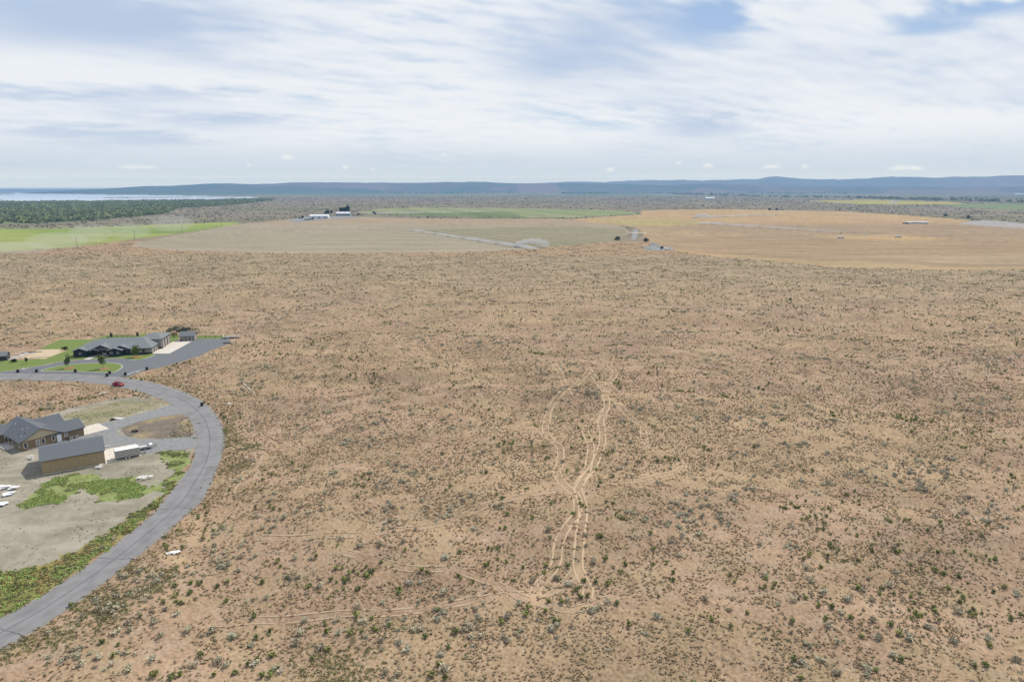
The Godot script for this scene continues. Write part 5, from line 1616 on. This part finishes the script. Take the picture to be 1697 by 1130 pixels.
func yard_things() -> void:
	var words := ["black pillar at the lawn corner nearest the frame's left edge", "black pillar where the narrow drive meets the road", "black pillar in front of the lawn island's middle", "black pillar at the lawn island's right tip", "black pillar at the road edge just in front of the island's tip", "black pillar at the wide drive's mouth beside pale boulders", "black pillar at the far end of the drive's right kerb"]
	var k := 0
	for q in [Vector2(-187, -249.2), Vector2(-180.2, -249.6), Vector2(-165.5, -249.6), Vector2(-151.1, -247.2), Vector2(-150, -243.6), Vector2(-144.1, -245.2), Vector2(-140.1, -252.9)]:
		driveway_pillar(q, words[k])
		k += 1
	driveway_pillar(Vector2(-99.3, -208.5), "lone black pillar at the outer edge of the road bend")
	red_car()
	tree("young_tree", "young tree in a mulch ring at the lawn island's left end", Vector2(-171.8, -255.2), 6.2, 1.2, 0.09, 0.5, Color(0.08, 0.12, 0.05), Color(0.16, 0.21, 0.08), 51, "young trees on the lawns", 300)
	tree("young_tree", "young tree in a mulch ring at the lawn island's right end", Vector2(-157.8, -254.4), 6.0, 1.4, 0.09, 0.5, Color(0.08, 0.12, 0.05), Color(0.16, 0.21, 0.08), 52, "young trees on the lawns", 300)
	tree("young_tree", "bright green young tree on the lawn before the garage wing", Vector2(-154.9, -273), 5.6, 1.7, 0.10, 0.55, Color(0.085, 0.13, 0.03), Color(0.17, 0.21, 0.055), 53, "young trees on the lawns", 380)
	tree("young_tree", "thin sapling on the lawn in front of the sand court", Vector2(-192.8, -262.2), 3.2, 0.7, 0.05, 0.35, Color(0.06, 0.09, 0.03), Color(0.12, 0.16, 0.05), 54, "young trees on the lawns", 120)
	for q in [[Vector2(-199.6, -264.8), 1.0, "small dark bush on the lawn in front of the garden shed"], [Vector2(-192.4, -285.5), 1.2, "dark bush at the sand court's far corner"], [Vector2(-158.2, -312), 1.9, "round dark bush on the lawn beside the detached garage"]]:
		var o := part("bush", crown_mesh(61, Vector3(q[1], q[1], q[1]), 160, 0.4, Color(0.02, 0.03, 0.015), Color(0.06, 0.075, 0.03)), M.leaf, null, on_land(q[0], q[1] * 0.7))
		tag(o, q[2], "bush", "dark bushes on the lawns")
	k = 0
	for q in [Vector2(-165.4, -328.8), Vector2(-161.5, -324.6), Vector2(-159.8, -325.7), Vector2(-158.1, -326.4), Vector2(-166.7, -324.3)]:
		var s: float = [1.7, 1.8, 2.5, 1.7, 1.6][k]
		var o := part("wild_bush", crown_mesh(70 + k, Vector3(s, s * 0.7, s), 260, 0.6, Color(0.13, 0.14, 0.10), Color(0.25, 0.255, 0.19)), M.leaf, null, on_land(q, s * 0.5))
		tag(o, "big grey green wild bush behind the detached garage, %s" % ["far left but one", "second from the middle", "the largest in the middle", "rightmost of the clump", "leftmost and lowest"][k], "bush", "wild bushes behind the detached garage")
		k += 1
	fence_between("low dark fence along the back of the dark house's lawn", [Vector2(-187.4, -302.9), Vector2(-187.7, -312.1), Vector2(-177.5, -312.3)], 1.15, 2.4, [0.35, 0.7, 1.05], M.dark)
	for q in [[Vector2(-187.7, -312.1), "dark stone column at the corner of the back fence"], [Vector2(-176.6, -314.3), "dark stone column in the back fence behind the roof"]]:
		var t := thing("fence_column", q[1], "column", v3(q[0]), 0.2, "stone columns of the back fence")
		part("shaft", box_mesh(Vector3(-0.4, -0.1, -0.4), Vector3(0.4, 1.6, 0.4)), M.dark, t)
		part("cap", box_mesh(Vector3(-0.5, 1.602, -0.5), Vector3(0.5, 1.75, 0.5)), M.black, t)
	fence_between("dark post and rail fence along the green strip past the garage", [Vector2(-147.2, -309.9), Vector2(-142.6, -309.9), Vector2(-138, -310.1), Vector2(-133.4, -310.2)], 1.2, 2.6, [0.5, 1.0], M.dark)
	k = 0
	for q in [Vector2(-141.9, -248.5), Vector2(-141.6, -248.9), Vector2(-140.7, -248.3)]:
		boulder(q, 0.7 - 0.1 * k, ["larger", "middle", "smallest"][k] + " pale boulder on the mulch beside the wide drive's mouth", 80 + k)
		k += 1
	k = 0
	for q in [Vector2(-188.6, -253.6), Vector2(-189, -254.8), Vector2(-187.6, -253.6), Vector2(-187.5, -254.8)]:
		boulder(q, 0.55, ["first", "second", "third", "last"][k] + " pale stone from the left in the bed by the narrow drive", 90 + k)
		k += 1
	# flatbed trailer and stacks at the end of the lot
	var fb := thing("flatbed_trailer", "grey flatbed trailer parked at the far right end of the drive", "trailer", v3(Vector2(-130.5, -309.9)), deg_to_rad(14))
	part("deck", box_mesh(Vector3(-3.4, 0.75, -1.1), Vector3(3.4, 0.9, 1.1)), M.metal_grey, fb)
	part("frame", box_mesh(Vector3(-3.3, 0.5, -0.5), Vector3(3.3, 0.748, 0.5)), M.dark, fb)
	part("ramp", box_mesh(Vector3(-3.6, 0.7, -1.0), Vector3(-3.42, 1.7, 1.0)), M.metal_light, fb)
	for x in [-0.6, 0.4]:
		for z in [-1.0, 1.0]:
			wheel(fb, Vector3(x, 0.38, z), 0.38, 0.24, M.metal_grey)
	slab_heap("lumber_heap", "heap of dark lumber at the drive's lower right corner", "lumber", Vector2(-127.9, -298.9), 5, 0.5, Vector2(3.2, 0.4), M.dark, 5, "plank")
	slab_heap("plastic_sheeting", "white sheets lying at the left end of the flatbed trailer", "sheeting", Vector2(-132.1, -308.8), 3, 0.6, Vector2(1.6, 0.8), M.white, 6)
	slab_heap("pipe_stack", "stack of pale pipes and planks between garden shed and court", "pipes", Vector2(-203.5, -272.7), 5, 0.9, Vector2(3.5, 0.3), M.metal_light, 7, "pipe")
	slab_heap("pipe_stack", "stack of pale boards at the sand court's upper left edge", "boards", Vector2(-204.3, -279.2), 5, 1.3, Vector2(4.5, 0.4), M.metal_light, 8, "board")
	slab_heap("pipe_stack", "dark boards lying against the sand court's left edge", "boards", Vector2(-204.7, -282.6), 4, 1.2, Vector2(4.5, 0.5), M.dark, 9, "board")
	# stakes in the sand court
	var st := thing("stake_row", "row of short dark stakes along the front of the sand court", "stakes", v3(Vector2(-197.7, -271.6)), deg_to_rad(8))
	for q in 14:
		part("stake", box_mesh(Vector3(q * 0.55, 0, 0), Vector3(q * 0.55 + 0.16, 0.45, 0.16)), M.dark_wood, st)
	# loose things round the tan house
	slab_heap("plastic_sheeting", "crumpled bright white sheeting spread at the frame's left edge, upper part", "sheeting", Vector2(-117.4, -147), 7, 0.8, Vector2(1.7, 0.9), M.white, 21)
	slab_heap("plastic_sheeting", "flat white sheets in the middle of the white debris", "sheeting", Vector2(-115.4, -143.9), 5, 0.7, Vector2(1.8, 1.1), M.barn_roof, 22)
	slab_heap("plastic_sheeting", "pale wrapped bundle, lowest of the white debris", "sheeting", Vector2(-112.3, -138.9), 5, 0.4, Vector2(1.9, 1.2), M.barn_roof, 23)
	slab_heap("plastic_sheeting", "small white sheet right of the white debris", "sheeting", Vector2(-115.6, -147), 6, 0.7, Vector2(1.0, 0.9), M.white, 24)
	slab_heap("block_stack", "pile of white blocks on the dirt between house and workshop", "blocks", Vector2(-124, -165), 10, 0.55, Vector2(0.7, 0.4), M.white, 25, "block")
	slab_heap("scrap_pile", "pile of pale scrap among the green weeds", "scrap", Vector2(-88.6, -152.6), 9, 0.8, Vector2(1.3, 0.4), M.white, 26, "scrap")
	slab_heap("scrap_pile", "grey scrap beside the plank at the workshop wall", "scrap", Vector2(-102.9, -158.8), 7, 0.6, Vector2(0.9, 0.4), M.metal_light, 27, "scrap")
	slab_heap("scrap_pile", "dark and white scrap on the drive's island", "scrap", Vector2(-108.3, -185), 6, 0.5, Vector2(1.3, 0.5), M.dark, 28, "scrap")
	slab_heap("scrap_pile", "dark heap beside the upper arm of the gravel drive", "scrap", Vector2(-120.3, -194.9), 6, 0.3, Vector2(1.0, 0.6), M.dark, 29, "scrap")
	slab_heap("plastic_sheeting", "white sheet beside the dark heap at the gravel drive", "sheeting", Vector2(-118.9, -196.1), 4, 0.5, Vector2(1.8, 0.8), M.white, 30)
	slab_heap("plastic_sheeting", "white plank on the gravel at the workshop corner", "sheeting", Vector2(-109.5, -173.6), 2, 0.1, Vector2(1.1, 0.4), M.white, 31)
	slab_heap("plastic_sheeting", "white sheet on the sandy patch right of the road", "sheeting", Vector2(-64.6, -118.9), 3, 0.2, Vector2(1.3, 0.9), M.white, 32)
	slab_heap("plastic_sheeting", "small white scrap left of the sheet on the sandy patch", "sheeting", Vector2(-65.8, -118.3), 3, 0.2, Vector2(0.6, 0.4), M.white, 33)
	slab_heap("plastic_sheeting", "white scrap near the sagebrush in the road bend's outer side", "sheeting", Vector2(-91.6, -210.6), 3, 0.3, Vector2(1.1, 0.4), M.white, 34)
	slab_heap("plastic_sheeting", "pale debris on the scrub inside the road bend", "sheeting", Vector2(-138.4, -221.5), 6, 0.9, Vector2(1.0, 0.5), M.metal_light, 35)
	var pp := thing("white_pipe", "white pipe lying on the scrub beyond the road bend", "pipe", on_land(Vector2(-95.5, -233.3)), 0.0)
	var pe := on_land(Vector2(-90.6, -227)) - pp.position
	var pb := MB.new()
	pb.bar(Vector3(0, 0.25, 0), pe + Vector3(0, 0.2, 0), 0.13, 0.13, 7)
	part("tube", pb.mesh(), M.white, pp)
	var lg := thing("pale_board", "pale board lying on the slope below the wide drive", "board", on_land(Vector2(-126.8, -278.4), 0.1), 0.1)
	part("board", box_mesh(Vector3(0, 0, -0.3), Vector3(2.9, 0.2, 0.3)), M.wood_pale, lg)
	part("batten", box_mesh(Vector3(1.2, 0.202, -0.35), Vector3(1.4, 0.28, 0.35)), M.wood_pale, lg)
	# leafy weeds on the yards
	weeds()

func weeds() -> void:
	var lush := shrub_mesh(45, 0.5, 0.30, 34, 0.20, Color(0.235, 0.315, 0.10), Color(0.37, 0.45, 0.17), 0.4)
	var dull := shrub_mesh(46, 0.42, 0.26, 26, 0.18, Color(0.17, 0.185, 0.085), Color(0.28, 0.285, 0.15), 0.4)
	var gold := shrub_mesh(47, 0.38, 0.26, 20, 0.18, Color(0.23, 0.19, 0.075), Color(0.36, 0.29, 0.12), 0.7)
	var a := []
	var b := []
	var c := []
	for w in [weeds_a, weeds_b]:
		for p in in_poly_points(w, 3400):
			var k := n_mid.get_noise_2d(p.x * 2.2, p.y * 2.2)
			if k < -0.16 + 0.2 * (rng.randf() - 0.5):
				continue
			(a if k > -0.05 or rng.randf() < 0.3 else b).append([p, rng.randf_range(0.4, 1.05)])
	for p in in_poly_points(weeds_c, 1500):
		if n_mid.get_noise_2d(p.x * 2.5, p.y * 2.5) > -0.1:
			(b if rng.randf() < 0.7 else a).append([p, rng.randf_range(0.5, 1.3)])
	for p in in_poly_points(verge, 6500):
		if Geometry2D.is_point_in_polygon(p, road_poly):
			continue
		var k := n_mid.get_noise_2d(p.x * 2.0, p.y * 2.0) + 0.4 * rng.randfn()
		if k < -0.2:
			continue
		(a if k > 0.3 else b if k > 0.0 else c).append([p, rng.randf_range(0.5, 1.3)])
	for p in in_poly_points(yard, 9000):
		if n_mid.get_noise_2d(p.x * 1.5 + 9.0, p.y * 1.5) + 0.25 * rng.randfn() > 0.25 and not Geometry2D.is_point_in_polygon(p, road_poly):
			(b if rng.randf() < 0.75 else c).append([p, rng.randf_range(0.2, 0.55)])
	for p in in_poly_points(island, 900):
		if p.x > -97.0 + 3.0 * rng.randfn():
			(b if rng.randf() < 0.55 else c).append([p, rng.randf_range(0.4, 1.0)])
	for p in in_poly_points(yard_grass, 900):
		if n_mid.get_noise_2d(p.x * 2.0, p.y * 2.0) > 0.05:
			b.append([p, rng.randf_range(0.25, 0.6)])
	# the orange verge outside the bend
	for q in 1500:
		var i := rng.randi_range(0, road_out.size() - 2)
		var d := (road_out[i + 1] - road_out[i]).normalized()
		var o := Vector2(d.y, -d.x)
		if Geometry2D.is_point_in_polygon(road_out[i] + o, road_poly):
			o = -o
		var p := road_out[i].lerp(road_out[i + 1], rng.randf()) + o * (0.7 + absf(rng.randfn()) * 3.5)
		if blocked(p):
			continue
		(c if rng.randf() < 0.75 else b).append([p, rng.randf_range(0.4, 1.1)])
	scatter("weeds", "bright green leafy weeds covering the yard in front of the workshop", "weeds", [lush], a)
	scatter("dull_weeds", "dull green weeds growing thinly at the edges of the yard", "weeds", [dull], b)
	scatter("golden_weeds", "golden dry weeds along both verges of the curved road", "weeds", [gold], c)

func dust() -> void:
	var t := thing("dust_plume", "thin pale dust drifting low over the bright green field's edge", "dust", v3(Vector2(-507, -826)))
	var k := 0
	for q in [Vector2(-534.5, -732.5), Vector2(-525, -792.4), Vector2(-540.8, -882.1), Vector2(-526, -946), Vector2(-545, -1106)]:
		var f := FogVolume.new()
		f.name = "dust"
		f.shape = RenderingServer.FOG_VOLUME_SHAPE_ELLIPSOID
		f.size = [Vector3(90, 14, 50), Vector3(70, 20, 50), Vector3(50, 26, 50), Vector3(60, 24, 50), Vector3(70, 28, 60)][k]
		var m := FogMaterial.new()
		m.density = [0.008, 0.007, 0.007, 0.006, 0.006][k]
		m.albedo = Color(0.98, 0.975, 0.96)
		f.material = m
		t.add_child(f, true)
		f.position = v3(q - Vector2(-507, -826), [6.0, 9.0, 12.0, 11.0, 13.0][k])
		k += 1

func farms() -> void:
	dust()
	pivot("centre pivot sprinkling across the tan field with a big spray plume at its end", Vector2(-188, -1172), Vector2(5.7, -809.7), 8, true, true)
	pivot("centre pivot standing in the green field", Vector2(-46, -2044), Vector2(-360, -1890), 8, true, false)
	pivot("farther centre pivot on the orange field with a spray burst at its left end", Vector2(727, -1824), Vector2(425, -1614), 7, true, true)
	pivot("nearer centre pivot on the orange field, spraying along its length", Vector2(527, -1027), Vector2(385, -1335), 8, true, false)
	pivot("small distant pivot spraying over the yellow field", Vector2(1647, -2948), Vector2(1817, -3336), 2, true, true)
	var k := 0
	for q in [Vector2(-505.6, -797.8), Vector2(-508, -926), Vector2(-513, -1072), Vector2(-508, -1208)]:
		utility_pole(q, 13.0, ["nearest", "second", "third", "farthest"][k] + " wooden utility pole along the bright green field's edge")
		k += 1
	utility_pole(Vector2(-500, -1692), 14.0, "wooden utility pole beside the long white farm building")
	utility_pole(Vector2(1075, -1942), 15.0, "utility pole at the far edge of the orange field")
	# the farmyard
	ground_piece("farm_yard", sheet(polygon([Vector2(-485, -1494), Vector2(-504, -1616), Vector2(-501, -1708), Vector2(-443, -1661), Vector2(-436, -1734), Vector2(-392, -1714), Vector2(-363, -1645), Vector2(-420, -1573), Vector2(-428, -1494), Vector2(-441, -1423)]), 0.25, 0.5), M.gravel)
	barn("long low white farm building in the farmyard", Vector2(-464, -1587), 0.1, 42, 22, 6.5, 9.0, M.barn_white, M.barn_roof, "farm buildings beyond the tan field")
	barn("smaller blue grey farm building with a pale roof under dark poplars", Vector2(-446, -1758), 0.03, 34, 18, 6.0, 9.5, M.barn_blue, M.barn_roof, "farm buildings beyond the tan field")
	k = 0
	for q in [Vector2(-475, -1920), Vector2(-470, -1920), Vector2(-469, -1936), Vector2(-465, -1936), Vector2(-456, -1920), Vector2(-448, -1903)]:
		tree("poplar", ["leftmost dark poplar behind the blue grey farm building", "second dark poplar from the left in the farm's tall row", "third dark poplar of the farm's tall row", "fourth dark poplar of the farm's tall row", "fifth dark poplar, tallest of the farm's row", "rightmost dark poplar of the farm's tall row"][k], q, [17.0, 19.0, 20.0, 18.0, 26.0, 21.0][k], [3.4, 3.6, 4.0, 3.6, 3.2, 3.4][k], 0.4, 1.6, Color(0.012, 0.022, 0.014), Color(0.035, 0.05, 0.028), 200 + k, "dark poplars in the farmyard", 420)
		k += 1
	k = 0
	for q in [Vector2(-499, -1856), Vector2(-491, -1849), Vector2(-481, -1849)]:
		tree("shade_tree", ["left", "middle", "right"][k] + " one of three dark round trees between the two farm buildings", q, [10.0, 13.0, 11.0][k], [3.6, 5.0, 4.6][k], 0.4, 1.5, Color(0.02, 0.03, 0.018), Color(0.05, 0.065, 0.035), 210 + k, "dark round trees in the farmyard", 320)
		k += 1
	k = 0
	for q in [Vector2(-493, -1630), Vector2(-380, -1714), Vector2(-371, -1856), Vector2(-357, -1811)]:
		tree("small_tree", ["dark small tree left of the white farm building", "small green tree right of the poplars", "dark small tree at the green field's corner", "pale small tree at the green field's corner"][k], q, [6.0, 9.0, 8.0, 7.0][k], [3.0, 2.4, 3.0, 2.4][k], 0.3, 1.3, Color(0.03, 0.045, 0.022), Color(0.08, 0.095, 0.05), 220 + k, "", 240)
		k += 1
	farm_vehicle("farm_truck", "dark farm truck on the gravel left of the white building", "truck", Vector2(-485, -1587), 0.3, 9.0, M.dark)
	farm_vehicle("farm_truck", "dark low farm machine in front of the white building", "truck", Vector2(-449, -1512), 0.1, 12.0, M.dark)
	farm_vehicle("farm_truck", "brown farm trailer parked in front of the white building", "truck", Vector2(-445, -1533), 0.05, 10.0, M.dark_wood)
	farm_vehicle("farm_truck", "reddish vehicle right of the white building", "truck", Vector2(-450, -1692), 0.2, 6.0, M.brick_brown)
	farm_vehicle("farm_truck", "dark vehicle between the farm buildings", "truck", Vector2(-446, -1695), -0.2, 6.0, M.dark)
	farm_vehicle("water_truck", "white water truck standing in the orange field", "truck", Vector2(459, -960), 0.2, 9.0, M.barn_roof)
	farm_vehicle("water_truck", "white truck at the right end of the near orange pivot", "truck", Vector2(548, -976), -0.3, 8.0, M.barn_roof)
	# gravel lane and pump pad between the fields
	ground_piece("gravel_pad", sheet(polygon([Vector2(151.9, -803.3), Vector2(162.5, -823.4), Vector2(171.3, -844.4), Vector2(173.5, -866.5), Vector2(182.5, -895.8), Vector2(183.8, -883.9), Vector2(179.7, -844.4), Vector2(181.8, -818.3), Vector2(187.7, -803.3), Vector2(191, -796.1), Vector2(177.7, -777.3), Vector2(161.3, -766), Vector2(154, -779.6)]), 0.10, 0.3), M.gravel)
	ground_piece("gravel_lane", sheet(polygon([Vector2(161, -930), Vector2(178, -1020), Vector2(204, -1162), Vector2(214, -1182), Vector2(204, -1113), Vector2(177, -975), Vector2(167, -934)]), 0.10, 0.3), M.gravel)
	ground_piece("concrete_slab", sheet(polygon([Vector2(180, -1088), Vector2(213, -1093), Vector2(210, -1072), Vector2(180, -1079)]), 0.16, 0.3), M.court)
	slab_heap("pump_station", "white pump tank on the grey gravel pad between the fields", "pump", Vector2(177.9, -793.7), 5, 0.4, Vector2(6.0, 4.0), M.barn_roof, 41, "tank_panel")
	farm_vehicle("pump_truck", "dark pump unit beside the white tank on the gravel pad", "pump", Vector2(172.6, -789.9), 0.0, 3.6, M.dark)
	slab_heap("pipe_stack", "white pipes lying left of the pump on the gravel pad", "pipes", Vector2(169.8, -791.3), 4, 0.8, Vector2(5.0, 0.5), M.white, 42, "pipe")
	k = 0
	for q in [Vector2(141, -921), Vector2(173.7, -889.8)]:
		var o := part("field_bush", crown_mesh(230 + k, Vector3(4.2, 3.2, 4.0), 340, 1.0, Color(0.06, 0.075, 0.035), Color(0.13, 0.145, 0.075)), M.leaf, null, v3(q, 2.4))
		tag(o, ["big round bush at the scrub's end left of the gravel lane", "big grey green bush between gravel lane and pump pad"][k], "bush", "big bushes by the gravel lane")
		k += 1
	# white tanks and trailers at the far side of the orange field
	k = 0
	for q in [Vector2(779, -1359), Vector2(792, -1368), Vector2(802, -1368), Vector2(813, -1372), Vector2(812, -1359)]:
		var t := thing("storage_tank", ["first", "second", "third", "fourth", "last"][k] + " white storage tank from the left in the row on the orange field", "tank", v3(q), 0.1, "white tanks on the orange field")
		var b := MB.new()
		b.bar(Vector3(-6, 2.2, 0), Vector3(6, 2.2, 0), 2.0, 2.0, 10)
		part("tank", b.mesh(), M.barn_roof, t)
		part("cradle", box_mesh(Vector3(-5, 0, -1.5), Vector3(5, 1.0, 1.5)), M.metal_grey, t)
		k += 1
	farm_vehicle("farm_truck", "dark vehicle left of the row of white tanks", "truck", Vector2(769, -1351), 0.1, 10.0, M.dark)
	for q in [[Vector2(1055, -1600), 6.0, "dark bush at the right corner of the orange field"], [Vector2(1086, -1735), 4.0, "small dark bush at the orange field's far edge"], [Vector2(824, -2220), 5.0, "left one of two dark bushes beyond the orange field"], [Vector2(847, -2220), 5.0, "right one of two dark bushes beyond the orange field"]]:
		var o := part("field_bush", crown_mesh(240, Vector3(q[1], q[1] * 0.7, q[1]), 200, 1.6, Color(0.03, 0.04, 0.02), Color(0.08, 0.09, 0.05)), M.leaf, null, v3(q[0], q[1] * 0.5))
		tag(o, q[2], "bush", "dark bushes round the orange field")
	# plastic covered sheds on the far ridge and pale roofs in the plain
	k = 0
	for q in [Vector2(5815, -8060), Vector2(1245, -4471)]:
		barn(["far white farm sheds near the right edge of the plain", "tiny pale farm shed far out in the plain"][k], q, 0.1, 180.0 - 120.0 * k, 30, 8, 12, M.barn_white, M.barn_roof)
		k += 1

func far_trees() -> void:
	var lo := Color(0.17, 0.21, 0.10)
	var hi := Color(0.32, 0.36, 0.19)
	var crowns := []
	for k in 3:
		crowns.append(crown_mesh(300 + k, Vector3(5.0, 5.5, 5.0), 70, 3.4, lo, hi, 6))
	var list := []
	for p in in_poly_points(forest, 42000):
		if p.y < -5500.0 or absf(p.x) > -p.y * 0.85:
			continue
		var k := n_mid.get_noise_2d(p.x * 0.15, p.y * 0.1)
		if k < -0.36:
			continue
		list.append([p, rng.randf_range(0.45, 1.0) * (1.0 + 0.4 * k)])
	scatter("forest", "broad belt of grey green trees before the lake", "trees", crowns, list, -3.2)
	# scattered brush of the plain and rows of trees under the hills
	var brush := crown_mesh(310, Vector3(2.0, 1.2, 2.0), 24, 1.3, Color(0.15, 0.15, 0.10), Color(0.22, 0.205, 0.145), 5)
	var b := []
	for q in 26000:
		var d := 1150.0 * pow(5.2, rng.randf())
		var p := Vector2(rng.randf_range(-0.8, 0.8) * d, -d)
		if region_of(p.x, p.y) > 0 or Geometry2D.is_point_in_polygon(p, forest):
			continue
		var k := n_mid.get_noise_2d(p.x * 0.2, p.y * 0.15) + 0.6 * n_big.get_noise_2d(p.x * 0.2, p.y * 0.3)
		if k < rng.randf_range(-0.4, 0.3):
			continue
		b.append([p, rng.randf_range(0.4, 0.95) * (1.0 + d / 3200.0)])
	scatter("plain_brush", "dark brush strewn over the plain beyond the fields", "brush", [brush], b, -0.3)
	var rows := []
	for r in [[Vector2(-3195, -10611), Vector2(-2246, -10898)], [Vector2(668, -9486), Vector2(1372, -9833)], [Vector2(1892, -8060), Vector2(2152, -6197)], [Vector2(2072, -5967), Vector2(3112, -4235)], [Vector2(2465, -4735), Vector2(2571, -3496)], [Vector2(4686, -9833), Vector2(7580, -10338)], [Vector2(-1990, -10079), Vector2(472, -10611)], [Vector2(1898, -9486), Vector2(4521, -9486)]]:
		var far: float = -r[0].y
		for k in 130:
			var q: Vector2 = r[0].lerp(r[1], rng.randf()) + Vector2(0, rng.randfn() * far * 0.03)
			rows.append([q, rng.randf_range(0.5, 1.2) * (1.0 + far / 12000.0)])
	scatter("tree_rows", "distant dark rows of trees under the hills", "trees", [crowns[0]], rows, -3.2)
